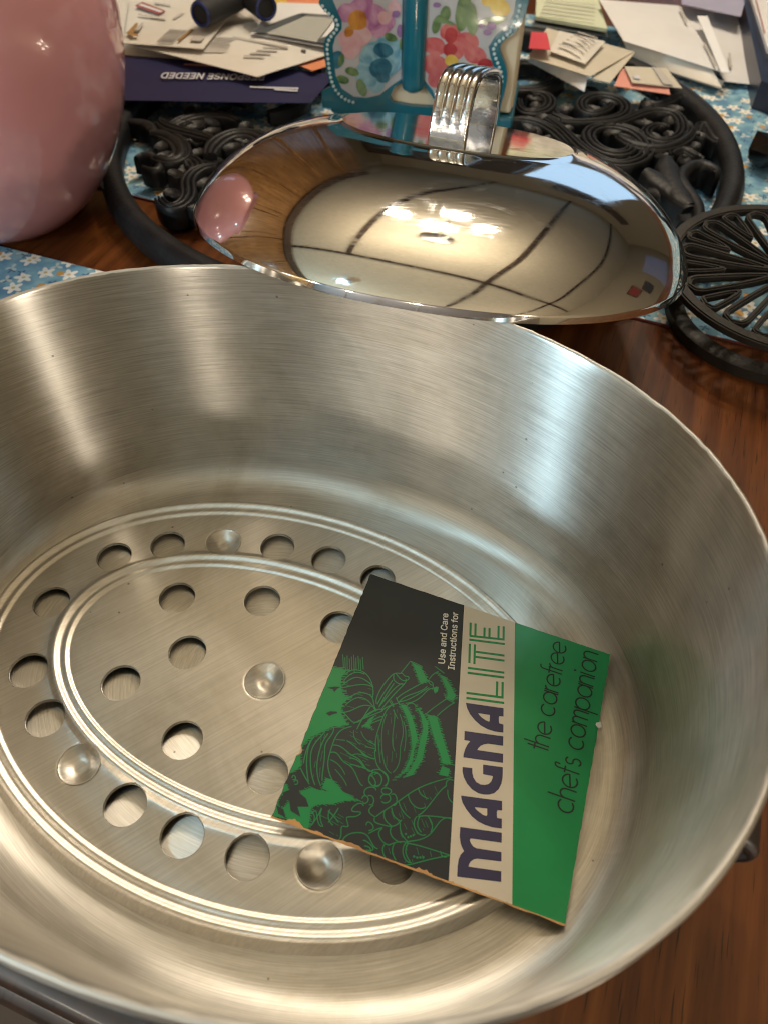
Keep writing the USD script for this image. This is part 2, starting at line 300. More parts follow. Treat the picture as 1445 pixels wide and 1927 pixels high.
def window(name, pos, tgt, w, h, power, color):
    l = UsdLux.RectLight.Define(stage, '/World/' + name); l.CreateWidthAttr(w); l.CreateHeightAttr(h); l.CreateIntensityAttr(power); l.CreateNormalizeAttr(True); l.CreateColorAttr(Gf.Vec3f(*color)); l.AddTransformOp().Set(aim(pos, np.array(tgt)))
COOL = (.50, .76, 1.0)
pd = rm(.10, RY1 - .03, .30); window('glass_door_light', pd, pd - V, 1.25, 1.25, 1.5, (.46, .72, 1.0))
w2 = rm(RX1 - .02, 3.9, .35); window('window_light', w2, w2 - U, 1.3, 1.1, .09, (.12, .30, .85))
def added_streak_lamp(label, x, y, z, r, power, col):  # lamps on poles added out of view to streak the roaster wall
    o = np.array([x, y, ZF]); th = thing('added_streak_lamp', label, 'lamp', o)
    obj('pole', tube([o + Z * .02, o + Z * (z - ZF - .10)], .012, 12), M_steel, th); obj('base', lathe([(0, 0), (.14, 0), (.14, .015), (.02, .03), (0, .03)], o, 32), M_steel, th)
    obj('lamp_cup', lathe([(.012, -.12), (r * .8, -.10), (r * 1.3, -.075), (r * 1.3, -.07), (r * .7, -.09), (0, -.09)], o + Z * (z - ZF), 24), M_steel, th)
    lamp_bulb(th + '/bulb', (0, 0, z - ZF), r, power, col)
added_streak_lamp('warm lamp added for the roaster wall streaks, behind the right end of the table', 1.00, -1.10, .60, .04, 7.5, WARM)
added_streak_lamp('warm lamp added for the roaster wall streaks, behind the middle of the table', -.34, -1.45, .66, .04, 5.0, WARM)
added_streak_lamp('warm lamp added for the roaster wall streaks, behind the left end of the table', -1.15, -1.15, .62, .045, 5.0, WARM)
added_streak_lamp('small cool white lamp added for the blue wall streak, left of the table', -1.40, -.62, .58, .03, 13.0, (.58, .86, 1.0))
CL = np.array([-.74, -.12, 1.46])
cl_ = thing('cool_lamp', 'small cool white ceiling spot mirrored as a blue streak in the metal', 'lamp', CL)
obj('lamp_shade', lathe([(.055, -.02), (.06, .0), (.06, .15), (.0, .15), (0, .145), (.055, .14), (.055, -.02)], CL, 32), M_steel, cl_)
lamp_bulb(cl_ + '/bulb', (0, 0, 0), .035, 2.4, (.50, .82, 1.0))
# oak cupboards at the left, battens on the ceiling, pictures on the right: what the lid mirrors
cab = thing('oak_cabinet', 'oak cupboard front mirrored at the left of the lid', 'cabinet', rm(-1.7, 2.2, ZF))
for k in range(9):
    v0 = -1.69 + k * .56
    obj('door', slab(rm(RX0, v0), U, V, .50, .545, ZF, 1.42), M_oak, cab, smooth=False)
    obj('door_panel', slab(rm(RX0 + .50, v0 + .08), U, V, .02, .385, ZF + .2, 1.3), M_oak, cab, smooth=False)
obj('cornice', slab(rm(RX0, -1.72), U, V, .54, 5.09, 1.422, 1.55), M_batten, cab, smooth=False)
sb_ = thing('dark_sideboard', 'dark sideboard by the far wall mirrored at the top of the lid', 'sideboard', rm(-1.2, RY1 - .3, ZF))
obj('carcass', slab(rm(-1.9, RY1 - .5), U, V, 1.30, .45, ZF, .95), M_batten, sb_, smooth=False)
vl = thing('valance', 'dark valance above the far glass door mirrored in the lid', 'valance', rm(.7, RY1 - .1, 1.1))
obj('board', slab(rm(-.1, RY1 - .12), U, V, 1.6, .10, .98, 1.25), M_batten, vl, smooth=False)
for i, (u0, v0, du, dv) in enumerate(((-.68, .42, 0, 1), (.40, .42, 0, 1), (.40, -1.85, 0, 1), (1.45, -1.85, 0, 1), (RX0 + .02, .41, 1, 0))):
    L_ = (RY1 - .05 - v0 if v0 > 0 else 2.24 if i == 2 else RY1 - .05 - v0) if dv else RX1 - RX0 - .04
    o_ = rm(u0, v0); d_ = U if du else V; e_b = V if du else U
    bt_ = thing('ceiling_batten', ['dark batten on the ceiling left of the lamp', 'dark batten on the ceiling right of the lamp', 'dark batten on the ceiling over the near end of the table', 'dark batten on the ceiling nearest the right wall', 'dark cross batten on the ceiling in front of the lamp'][i], 'batten', o_ + Z * ZC)
    obj('strip', slab(o_ - e_b * .022, d_, e_b, L_, .044, ZC - .02, ZC - .001), M_batten, bt_, smooth=False)
#@BATTENS
for i, (k, col) in enumerate(((.62, (.30, .05, .04)), (.30, (.06, .05, .05)))):
    pf = thing('picture', ['red picture on the right wall mirrored in the lid', 'dark picture on the right wall mirrored in the lid'][i], 'picture', rm(RX1, 2.0 + .45 * i, k))
    obj('picture_frame', slab(rm(RX1 - .03, 2.0 + .45 * i), U, V, .029, .38, k - .02, k + .36), M_batten, pf, smooth=False); obj('picture_print', slab(rm(RX1 - .034, 2.03 + .45 * i), U, V, .003, .32, k + .01, k + .33), plain('picture_colour_%d' % i, col, .5), pf, smooth=False)

# ------------------------------------------------------------------ table and mats
TL = -0.0086                                                # table edge: V . P
def tp(u, v, z=0): return u * U + v * V + z * Z
obj('table', slab(tp(-1.1, TL + .045), U, V, 2.2, 1.46, -.03, 0), M_wood, smooth=False, kind='structure')
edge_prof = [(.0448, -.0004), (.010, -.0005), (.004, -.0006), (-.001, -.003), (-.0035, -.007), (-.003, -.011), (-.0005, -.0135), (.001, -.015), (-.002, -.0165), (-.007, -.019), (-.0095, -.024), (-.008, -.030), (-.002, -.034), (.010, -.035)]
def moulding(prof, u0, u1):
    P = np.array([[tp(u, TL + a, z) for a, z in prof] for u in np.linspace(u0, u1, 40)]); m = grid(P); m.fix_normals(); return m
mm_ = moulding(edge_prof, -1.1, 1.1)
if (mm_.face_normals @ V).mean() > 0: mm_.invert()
obj('table_edge', mm_, M_wood_shaded, kind='structure', smooth=60)

def mat_cloth(name, corners, label, mat=M_floral, t=.0012, hem=None):
    c = np.array(corners, float); n = 40
    s = np.linspace(0, 1, n); a = c[0] + (c[1] - c[0]) * s[:, None]; b = c[3] + (c[2] - c[3]) * s[:, None]
    P = a[:, None] + (b - a)[:, None] * s[None, :, None]
    P[..., 2] += t + .0006 * meshkit.fbm(P * 22, 2, 5)
    B = P.copy(); B[..., 2] = .0003
    m = cat([grid(P), grid(B[::-1])] + [grid(np.stack([x, y])) for x, y in ((P[0], B[0]), (B[-1], P[-1]), (B[:, 0], P[:, 0]), (P[:, -1], B[:, -1]))])
    th = thing(name, label, 'placemat', (c[0] + c[2]) / 2)
    top = m; top.fix_normals(); obj('cloth', top, mat, th)
    if hem:
        i, j = hem; d = c[j] - c[i]; L = np.linalg.norm(d); q = c[i] + d * np.linspace(0, 1, 30)[:, None]; q[:, 2] = .0009
        obj('hem', tube(q, .0011, 6), M_hem, th)
    return th
e0, e1 = at(175, 352, 0), at(1325, 632, 0); dE = (e1 - e0) / np.linalg.norm(e1 - e0); nE = np.array([-dE[1], dE[0], 0])
mat_cloth('placemat', [e0 - dE * .35, e1 + dE * .32, e1 + dE * .32 + nE * .62, e0 - dE * .35 + nE * .62], 'blue floral cloth under the black scrollwork trivet and the mail', hem=(0, 1))
c1 = at(-30, 458, 0); c2 = at(192, 513, 0); dd = (c2 - c1) / np.linalg.norm(c2 - c1); nn = np.array([dd[1], -dd[0], 0])
mat_cloth('placemat', [c2 + dd * .10 + nn * .22, c2 + dd * .10, c1 - dd * .3, c1 - dd * .3 + nn * .22], 'blue floral cloth corner beside the pink jar, left of the roaster')

# ------------------------------------------------------------------ roaster
def loft(prof, a, b, n, N, o):
    t = even_t(a, b, n, N)
    P = []
    for off, z in prof:
        q = se(a - off, b - off, n, t); P.append(o + q[:, :1] * U + q[:, 1:] * V + z * Z)
    return grid(np.array(P), close_v=True)
A_, B_, N_ = .1850, .1475, 2.22
inner = [(0.0, RIMZ - .0006), (0.0006, RIMZ - .0016)]
for z in np.linspace(RIMZ - .006, .026, 20): inner.append((.0006 + .0086 * ((RIMZ - z) / (RIMZ - .022)) ** 1.0, z))
R_f = .017; zc = .006 + R_f
for a in np.linspace(0.12, PI / 2, 14): inner.append((.0092 + R_f * (1 - math.cos(a)), zc - R_f * math.sin(a)))
floor_ = inner[-14:] + [(o_, .006) for o_ in (.034, .045, .06, .08, .1, .12, .14)]; inner = inner[:-13]
rim = [(0.0, RIMZ - .0006), (-.0006, RIMZ - .0001), (-.0009, RIMZ), (-.0015, RIMZ - .0001), (-.0019, RIMZ - .0005), (-.0022, RIMZ - .0012), (-.0023, RIMZ - .008)]
outer = [(-.0023, RIMZ - .008), (-.0026, RIMZ - .012)] + [(-.0026 + .0086 * (RIMZ - z) / RIMZ, z) for z in np.linspace(RIMZ - .02, .03, 12)]
for a in np.linspace(0.1, PI / 2, 10): outer.append((.0044 + .022 * (1 - math.cos(a)), .023 - .022 * math.sin(a)))
outer += [(.05, .001), (.1, .001), (.14, .001)]
pot = thing('roaster', 'large oval brushed aluminium roaster open in front, booklet and rack inside', 'roaster', POT)
def orient(m, toward, sign):
    """flip so that the faces look towards (sign 1) or away from the point"""
    d = (toward - m.triangles_center); s = (m.face_normals * d).sum(1) @ m.area_faces
    if s * sign < 0: m.invert()
    return m
mi = orient(loft(inner, A_, B_, N_, 320, POT), POT + [0, 0, .1], 1)
obj('floor', orient(loft(floor_, A_, B_, N_, 240, POT), POT + [0, 0, .1], 1), M_potfloor, pot, smooth=60)
mr = orient(loft(rim, A_, B_, N_, 320, POT), POT + [0, 0, .9], 1)
mo = orient(loft(outer, A_, B_, N_, 200, POT), POT + [0, 0, .1], -1)
obj('inner_wall', mi, M_pot, pot, smooth=60); obj('outer_wall', mo, M_pot, pot, smooth=60)
# a hand-worn rim: tiny nicks
v = mr.vertices.copy(); v += (meshkit.noise(v * 260, 3)[:, None] - .5) * .0005; mr.vertices = v
obj('rim', mr, M_rim, pot, smooth=60)
def strap(path3, wdir, w, t, ridges=0, depth=.0012, n=60, ky=17, span=None):
    """a strap swept along path3, wdir its width direction, with ridges on the outer side"""
    p = spline(path3, n); T = np.gradient(p, axis=0); T /= np.linalg.norm(T, axis=1, keepdims=True)
    W = wdir / np.linalg.norm(wdir); O = np.cross(T, W); O /= np.linalg.norm(O, axis=1, keepdims=True)
    s = np.linspace(-1, 1, ky); L = np.linspace(0, 1, n)
    fade = np.clip(np.minimum(L - span[0], span[1] - L) * 9, 0, 1) if span else np.ones(n)
    fade = fade * fade * (3 - 2 * fade)
    prof = np.zeros(ky) if not ridges else -depth * np.abs(np.cos(PI * ridges * (s * .47 + .5))) ** 0 * (1 - np.abs(np.sin(PI * ridges * (s * .5 + .5))) ** .7)
    edge = -.5 * t * np.clip((abs(s) - .9) / .1, 0, 1) ** 2
    top = p[:, None] + (w / 2) * s[None, :, None] * W + ((t / 2) + prof[None] * fade[:, None] + edge[None])[..., None] * O[:, None]
    bot = p[:, None] + (w / 2) * s[None, ::-1, None] * W - (t / 2 + edge[None, ::-1])[..., None] * O[:, None]
    P = np.concatenate([top, bot], 1); m = grid(P, close_v=True)
    c0, c1 = [trimesh.Trimesh(np.vstack([P[i], P[i].mean(0)]), [[k, (k + 1) % (2 * ky), 2 * ky] for k in range(2 * ky)], process=False) for i in (0, -1)]
    m = cat([m, c0, c1]); m.merge_vertices(); m.fix_normals(); return m
for sg in (1, -1):
    o = POT + sg * (A_ + .004) * U
    path = [o - sg * .006 * U + Z * 0.050, o + sg * .004 * U + Z * 0.052, o + sg * .014 * U + Z * 0.057, o + sg * .018 * U + Z * 0.065, o + sg * .011 * U + Z * 0.073, o - sg * .002 * U + Z * 0.075]
    obj('loop_handle', strap(path, V, .050, .006, 4, .0012, 60, 41), M_handle_shaded, pot)

# ------------------------------------------------------------------ rack (steaming tray) inside the roaster
FA, FB = .1600, .1136
def sdist(x, y):
    r = np.sqrt((x / FA) ** 2 + (y / FB) ** 2) + 1e-9; g = np.sqrt((x / FA ** 2) ** 2 + (y / FB ** 2) ** 2) / r
    return (1 - r) / np.maximum(g, 1e-6)
Rh = .0095
ring = [(-13.53, 0), (-12.02, 4.03), (-9.5, 5.95), (-3.25, 8.22), (0, 8.47)]
bumps = [(-6.46, 7.34)]
holes = []; bl = [(0, 0)]
for x, y in ring:
    for sx in (1, -1):
        for sy in (1, -1):
            q = (x * sx, y * sy)
            if not any(abs(q[0] - h[0]) + abs(q[1] - h[1]) < .3 for h in holes): holes.append(q)
for x, y in bumps:
    for sx in (1, -1):
        for sy in (1, -1): bl.append((x * sx, y * sy))
for x, y in [(-7.02, 2.87), (-4.68, 0), (-2.37, 4.44)]:
    for sx in (1, -1):
        for sy in (1, -1):
            q = (x * sx, y * sy)
            if q[0] and not any(abs(q[0] - h[0]) + abs(q[1] - h[1]) < .3 for h in holes): holes.append(q)
#@HOLES
tt = np.linspace(0, 2 * PI, 240, endpoint=False)
outline = Polygon(np.stack([FA * np.cos(tt), FB * np.sin(tt)], 1))
for x, y in holes: outline = outline.difference(Point(x * Rh, y * Rh).buffer(Rh, 20))
ZP = .0115; TK = .0012
def rack_z(x, y, base=0.0):
    s = sdist(x, y) * 1000
    def bump_(c, w, h): return h * np.exp(-((s - c) / w) ** 2 * 1.0)
    z = ZP + bump_(5.0, 2.6, .0019) + bump_(10.6, 1.9, .0008) + bump_(44.2, 2.8, .0020) + bump_(50.0, 2.0, .0009) - bump_(12.9, 1.2, .0003) - bump_(52.0, 1.2, .0003)
    z = z - .0052 * np.clip((3.4 - s) / 3.4, 0, 1) ** 1.0
    for bx, by in bl:
        d = np.hypot(x - bx * Rh, y - by * Rh) / (Rh * 1.04)
        z = z - np.where(d < 1, .0044 * (1 - d ** 1.9) , 0) + .0006 * np.exp(-(d / .22) ** 2)
    return z
from scipy.spatial import Delaunay
pts_ = [np.stack([FA * np.cos(tt), FB * np.sin(tt)], 1)]
dense = np.unique(np.r_[np.linspace(.4, 13.8, 30), np.linspace(40, 53.5, 30)]) / 1000
tq = even_t(FA, FB, 2, 420)
for s_ in dense:                                             # rows of points that follow the beads
    e_ = se(FA, FB, 2, tq); nrm_ = np.stack([e_[:, 0] / FA ** 2, e_[:, 1] / FB ** 2], 1); nrm_ /= np.linalg.norm(nrm_, axis=1, keepdims=True)
    p_ = e_ - nrm_ * s_
    for _ in range(4): p_ = p_ - nrm_ * (s_ - sdist(p_[:, 0], p_[:, 1]))[:, None]
    pts_.append(p_)
gx, gy = np.meshgrid(np.arange(-.155, .155, .0022), np.arange(-.11, .11, .0022)); gp_ = np.stack([gx.ravel(), gy.ravel()], 1); gp_ += rng.uniform(-1e-5, 1e-5, gp_.shape)
sg_ = sdist(gp_[:, 0], gp_[:, 1]); gp_ = gp_[((sg_ > .0148) & (sg_ < .039)) | (sg_ > .0545)]
for bx_, by_ in bl:
    for r_k in np.linspace(.06, 1.16, 12):
        a = np.linspace(0, 2 * PI, 48, endpoint=False); pts_.append(np.stack([bx_ * Rh + Rh * 1.04 * r_k * np.cos(a), by_ * Rh + Rh * 1.04 * r_k * np.sin(a)], 1))
    gp_ = gp_[np.hypot(gp_[:, 0] - bx_ * Rh, gp_[:, 1] - by_ * Rh) > Rh * 1.25]
hc_ = np.array(holes) * Rh; ah = np.linspace(0, 2 * PI, 48, endpoint=False)
for c_ in hc_: gp_ = gp_[np.hypot(gp_[:, 0] - c_[0], gp_[:, 1] - c_[1]) > Rh * 1.16]
rest = np.vstack(pts_ + [gp_])
for c_ in hc_: rest = rest[np.hypot(rest[:, 0] - c_[0], rest[:, 1] - c_[1]) > Rh * 1.06]
hp_ = [np.stack([c_[0] + Rh * k_ * np.cos(ah), c_[1] + Rh * k_ * np.sin(ah)], 1) for c_ in hc_ for k_ in (1.0, 1.035)]
allp = np.vstack(hp_ + [rest]); tri = Delaunay(allp).simplices; cen = allp[tri].mean(1); keep = np.ones(len(tri), bool)
for c_ in hc_: keep &= np.hypot(cen[:, 0] - c_[0], cen[:, 1] - c_[1]) > Rh * .995
tri = tri[keep]; a_, b_, c_ = allp[tri[:, 0]], allp[tri[:, 1]], allp[tri[:, 2]]
flip = ((b_[:, 0] - a_[:, 0]) * (c_[:, 1] - a_[:, 1]) - (b_[:, 1] - a_[:, 1]) * (c_[:, 0] - a_[:, 0])) < 0; tri[flip] = tri[flip][:, ::-1]
zt_ = rack_z(allp[:, 0], allp[:, 1]); zt_[:len(hp_) * 48] -= np.repeat(np.tile([.00055, 0.0], len(hc_)), 48); top_ = RACK + allp[:, :1] * U + allp[:, 1:] * V + zt_[:, None] * Z
nt = len(allp); wall = []
for h_ in range(len(hc_)):
    i0 = h_ * 96; idx = i0 + np.arange(48); nx_ = i0 + (np.arange(48) + 1) % 48
    wall += [np.stack([idx, nx_, nx_ + nt], 1), np.stack([idx, nx_ + nt, idx + nt], 1)]
oi = len(hp_) * 48; o_ = [i for i in range(oi, nt) if abs((allp[i, 0] / FA) ** 2 + (allp[i, 1] / FB) ** 2 - 1) < 1e-6]; o_ = np.array(o_); o_ = o_[np.argsort(np.arctan2(allp[o_, 1], allp[o_, 0]))]; o2 = np.roll(o_, -1)
wall += [np.stack([o_, o_ + nt, o2 + nt], 1), np.stack([o_, o2 + nt, o2], 1)]
rk = trimesh.Trimesh(np.vstack([top_, top_ - Z * TK]), np.vstack([tri, tri[:, ::-1] + nt] + wall), process=False)
rack = thing('steaming_rack', 'oval perforated aluminium rack lying in the bottom of the roaster', 'roasting rack', RACK + [0, 0, .006])
obj('perforated_plate', rk, M_rack, rack, smooth=32)
# dimple walls get their own rims
for bx, by in bl:
    a = np.linspace(0, 2 * PI, 40, endpoint=False); q = RACK + (bx * Rh + Rh * 1.04 * np.cos(a))[:, None] * U + (by * Rh + Rh * 1.04 * np.sin(a))[:, None] * V
    if sdist(np.array(bx * Rh), np.array(by * Rh)) < .012: continue
    q[:, 2] = ZP + .0002; q = np.vstack([q, q[:1]])
    obj('dimple_rim', tube(q, .00035, 6, caps=False), M_rack, rack)

# ------------------------------------------------------------------ booklet
bq = [(697, 1080), (1148, 1232), (1062, 1742), (511, 1538)]; bt = np.array([1.2282, 1.1943, 0.9661, 1.0]) * .3225
BP = np.array([CAM + ray(*q) * t for q, t in zip(bq, bt)])
bn = np.cross(BP[1] - BP[0], BP[3] - BP[0]); bn /= np.linalg.norm(bn); bn *= np.sign(bn[2])
BO = BP[3]; bx = BP[0] - BP[3]; bx /= np.linalg.norm(bx); by = np.cross(bn, bx)        # x: reading direction, y: up the cover
def bk(u, v):
    d = ray(u, v); t = ((BO - CAM) @ bn) / (d @ bn); q = CAM + t * d - BO; return (q @ bx, q @ by)
def zm(x0, y0, s): return lambda pts: [bk(x0 + x / s, y0 + y / s) for x, y in pts]
def on_cover(mesh2d, h): return place(mesh2d, BO + bn * h, bx, by, bn)
def bpoly(pts): 
    p = Polygon(pts); return p if p.is_valid else p.buffer(0)
def bline(pts, w, smooth=True):
    if smooth and len(pts) > 2: pts = spline(pts, len(pts) * 8)
    return LineString(pts).buffer(w / 2, 4)
M_cover = paper('printed_charcoal', (0.013, 0.018, 0.020), 0.5, 0.12)
M_green = paper('printed_green', (0.010, 0.24, 0.070), 0.33, 0.08)
M_cream = paper('printed_cream', (0.62, 0.54, 0.42), 0.45, 0.04)
M_navy = paper('printed_navy', (0.035, 0.030, 0.075), 0.40, 0.12)
M_ink = paper('printed_black', (0.008, 0.012, 0.008), 0.5, 0.1)
M_white = paper('printed_white', (0.72, 0.68, 0.60), 0.5, 0.03)
M_page = paper('page_edges', (0.58, 0.47, 0.32), 0.8, 0.1)
M_worn = paper('worn_card', (0.55, 0.30, 0.12), 0.9, 0.25)
random.seed(4); rng2 = np.random.default_rng(7)
def rough_edge(p, q, amp, seed, n=70):
    p, q = np.array(p), np.array(q); s = np.linspace(0, 1, n, endpoint=False); d = (q - p) / np.linalg.norm(q - p); nrm = np.array([-d[1], d[0]])
    k = meshkit.noise(np.stack([s * 60, s * 0 + seed, s * 0], 1)) - .5; return [tuple(p + (q - p) * a + nrm * amp * b) for a, b in zip(s, k)]
cA, cB, cC, cD = [bk(*q) for q in bq]
chip1 = zm(500, 1220, 6.568)([(410, 1150), (440, 1265), (425, 1292), (345, 1330), (380, 1240)])
chip2 = zm(970, 1180, 5.0737)([(815, 905), (768, 915), (762, 938), (785, 965), (820, 960)])
cover = bpoly(rough_edge(cA, cB, .0003, 1) + rough_edge(cB, cC, .0004, 2) + rough_edge(cC, cD, .0006, 3) + rough_edge(cD, cA, .0005, 4)).difference(bpoly(chip1).buffer(.0003))
pages = bpoly([cA, cB, cC, cD]).buffer(-.0006)
bkl = thing('booklet', 'green, cream and charcoal square care booklet leaning on the rack inside the roaster', 'booklet', BO)
obj('pages', on_cover(extr(pages, .0009), -.0012), M_page, bkl, smooth=False)
wl0, wl1, wr0, wr1 = bk(873, 1138), bk(843, 1670), bk(968.5, 1168), bk(963, 1712)
def halfplane(a, b, side):
    a, b = np.array(a), np.array(b); d = (b - a) / np.linalg.norm(b - a); n_ = np.array([-d[1], d[0]]) * side; a2, b2 = a - d * .1, b + d * .1
    return Polygon([a2, b2, b2 + n_ * .3, a2 + n_ * .3])
HL = halfplane(wl0, wl1, 1); HL = HL if HL.contains(Point(bk(700, 1300))) else halfplane(wl0, wl1, -1)
HR = halfplane(wr0, wr1, 1); HR = HR if HR.contains(Point(bk(1050, 1400))) else halfplane(wr0, wr1, -1)
dark = cover.intersection(HL); green = cover.intersection(HR); band = cover.difference(HL).difference(HR)
for nm, gm, mt in (('charcoal_panel', dark, M_cover), ('cream_band', band, M_cream), ('green_panel', green, M_green)):
    obj(nm, on_cover(extr(gm, .00028), -.0003), mt, bkl, smooth=False)
# edge wear along the near edge
wear = []
for (x0, x1, dpt) in [(.00, .05, .0006), (.04, .11, .0032), (.13, .2, .0012), (.22, .33, .0022), (.36, .37, .001), (.49, .56, .0022), (.60, .64, .001), (.69, .71, .0012), (.8, .82, .0008)]:
    pts = []
    D, C_ = np.array(cD), np.array(cC); d = (C_ - D); nrm = np.array(cA) - D; nrm /= np.linalg.norm(nrm)
    for s in np.linspace(x0, x1, 9): pts.append(D + d * s + nrm * dpt * (.35 + .9 * meshkit.noise(np.array([[s * 160, 2.2, 0]]))[0]) * math.sin(PI * min(max((s - x0) / (x1 - x0), .08), .92)))
    pts += [D + d * x1 - nrm * .0004, D + d * x0 - nrm * .0004]; wear.append(bpoly(pts))
wear.append(bpoly(chip1).boundary.buffer(.0006).intersection(cover)); wear.append(LineString([cD, cC]).buffer(.00045)); wear.append(bpoly(chip2))
obj('worn_edge', on_cover(extr(unary_union([bpoly(chip2)]), .00006), .00002), M_white, bkl, smooth=False, label='small white chip at the edge')
obj('worn_edge', on_cover(extr(unary_union(wear[:-1]).intersection(cover.buffer(.0003)), .00006), .00002), M_worn, bkl, smooth=False, label='frayed brown near edge')
Z1, Z2, Z3 = zm(830, 1430, 6.644), zm(830, 1300, 8.38), zm(840, 1130, 8.38)
LET = [
 (Z1, [(197,1465),(747,1530),(748,1398),(340,1340),(345,1310),(370,1270),(410,1245),(450,1238),(750,1275),(750,1158),(440,1110),(400,1090),(370,1050),(355,1010),(360,990),(380,987),(753,1040),(755,915),(235,843),(228,960),(240,1050),(260,1105),(283,1145),(240,1190),(215,1250),(203,1330)], None),
 (Z1, [(245,450),(758,518),(758,637),(700,632),(693,660),(693,700),(697,732),(755,740),(755,862),(640,848),(540,815),(460,775),(380,710),(310,620),(265,540),(250,490)], [(415,597),(440,597),(572,612),(572,695),(560,706),(520,692),(470,655),(430,620)]),
 (Z1, [(265,92),(385,107),(387,170),(400,225),(435,280),(490,312),(540,318),(590,305),(625,270),(643,215),(640,205),(520,183),(520,62),(767,95),(765,220),(750,300),(715,370),(660,420),(590,437),(530,437),(460,420),(380,370),(320,300),(280,220),(263,150)], None),
 (Z2, [(365,637),(975,722),(972,870),(740,838),(680,845),(620,870),(580,910),(565,938),(972,998),(970,1140),(345,1053),(350,1000),(375,920),(410,850),(455,798),(360,780)], None),
 (Z2, [(385,193),(980,278),(978,410),(910,402),(905,430),(905,490),(910,517),(978,535),(975,663),(840,645),(730,610),(620,550),(530,470),(450,370),(405,280)], [(578,357),(610,360),(765,385),(762,480),(745,490),(700,470),(640,430),(600,390)])]
for zf, pts, hole in LET:
    g_ = bpoly(zf(pts)).buffer(.00012).buffer(-.00012)
    if hole: g_ = g_.difference(bpoly(zf(hole)))
    obj('letter', on_cover(extr(g_, .00005), .00001), M_navy, bkl, smooth=False)
SW = .00112
LITE = [[[(310,1460),(895,1535)], [(795,1280),(790,1515)], [(882,1290),(878,1550)], [(308,1540),(905,1620)]],
        [[(333,1065),(907,1142)], [(328,1142),(905,1218)]],
        [[(365,685),(355,990)], [(445,695),(435,1005)], [(445,810),(910,872)], [(445,890),(910,952)]],
        [[(378,352),(372,555)], [(455,365),(450,565)], [(360,560),(900,618)], [(597,430),(592,590)], [(676,438),(672,595)], [(818,402),(815,605)], [(898,410),(895,633)], [(355,620),(915,690)]]]
for L_ in LITE:
    obj('letter', on_cover(extr(unary_union([LineString(Z3(s)).buffer(SW / 2, cap_style=2) for s in L_]), .00005), .00001), M_green, bkl, smooth=False)
def lay_text(mesh, p0, p1, hscale=None, h=.00002):
    """lettering with width wd set from p0 to p1 on the cover"""
    p0, p1 = np.array(bk(*p0)), np.array(bk(*p1)); e = p1 - p0; w = mesh.bounds[1][0]; m = mesh.copy(); k = np.linalg.norm(e) / w; e /= np.linalg.norm(e); n_ = np.array([-e[1], e[0]])
    vv = m.vertices.copy(); hk = hscale or k
    q = p0 + (vv[:, :1] * k) * e + (vv[:, 1:2] * hk) * n_; m.vertices = np.c_[q, vv[:, 2]]; return on_cover(m, h)
s5 = lambda x, y: (800 + x / 12.84, 1130 + y / 12.84)
obj('title_line', lay_text(meshkit.text_mesh('Use and Care', .0031, .00005, True), s5(462, 1558), s5(548, 322)), M_white, bkl, smooth=False)
obj('title_line', lay_text(meshkit.text_mesh('Instructions for', .0031, .00005, True), s5(697, 1692), s5(787, 298)), M_white, bkl, smooth=False)
def arc(cx, cy, r, a0, a1, n=20, ry=None):
    a = np.radians(np.linspace(a0, a1, n)); return [(cx + r * math.cos(t), cy + (ry or r) * math.sin(t)) for t in a]
GL = {'c': ([arc(.5, .5, .5, 52, 308)], .98), 'o': ([arc(.5, .5, .5, 0, 360)], 1.06), 'e': ([[(.03, .42), (.97, .58)], arc(.5, .5, .5, 10, 308)], 1.0),
      'a': ([arc(.5, .5, .5, 0, 360), [(1, 1), (1, 0)]], 1.1), 'h': ([[(0, 1.75), (0, 0)], arc(.36, .62, .36, 180, 0, ry=.38) + [(.72, 0)]], .84),
      'n': ([[(0, 1), (0, 0)], arc(.36, .62, .36, 180, 0, ry=.38) + [(.72, 0)]], .86), 'm': ([[(0, 1), (0, 0)], arc(.28, .68, .28, 180, 0, ry=.32) + [(.56, 0)], arc(.84, .68, .28, 180, 0, ry=.32) + [(1.12, 0)]], 1.24),
      'p': ([arc(.5, .5, .5, 0, 360), [(0, 1), (0, -.6)]], 1.1), 'f': ([[(.2, 0), (.2, 1.4)] + arc(.45, 1.4, .25, 180, 80, 8), [(0, .95), (.45, .95)]], .46), 't': ([[(.2, 1.45), (.2, 0)], [(0, .98), (.42, .98)]], .40),
      'r': ([[(0, 1), (0, 0)], arc(.32, .68, .32, 180, 95, 8)], .42), 'i': ([[(0, 1), (0, 0)], arc(0, 1.42, .035, 0, 360)], .26), 's': ([arc(.28, .74, .26, 40, 250, 12) + arc(.30, .25, .27, 90, -140, 12)], .72),
      "'": ([[(0, 1.6), (-.03, 1.35)]], .14), ' ': ([], .5)}
def thin(text, w):
    x, S = 0, []
    for ch in text:
        st, adv = GL[ch]
        for s in st: S.append(LineString([(a + x, b) for a, b in s]).buffer(w / 2, 4))
        x += adv + .07
    return extr(unary_union(S), .00005)
s4 = lambda x, y: (970 + x / 5.0737, 1180 + y / 5.0737)
def hs(p, q): return np.linalg.norm(np.array(bk(*p)) - np.array(bk(*q)))
obj('title_line', lay_text(thin('the carefree', .115), s4(302, 1200), s4(487, 165), hs(s4(355, 640), s4(490, 690)) * .92), M_ink, bkl, smooth=False)
obj('title_line', lay_text(thin("chef's companion", .115), s4(540, 1795), s4(785, 258), hs(s4(500, 1050), s4(645, 1090)) * .95), M_ink, bkl, smooth=False)
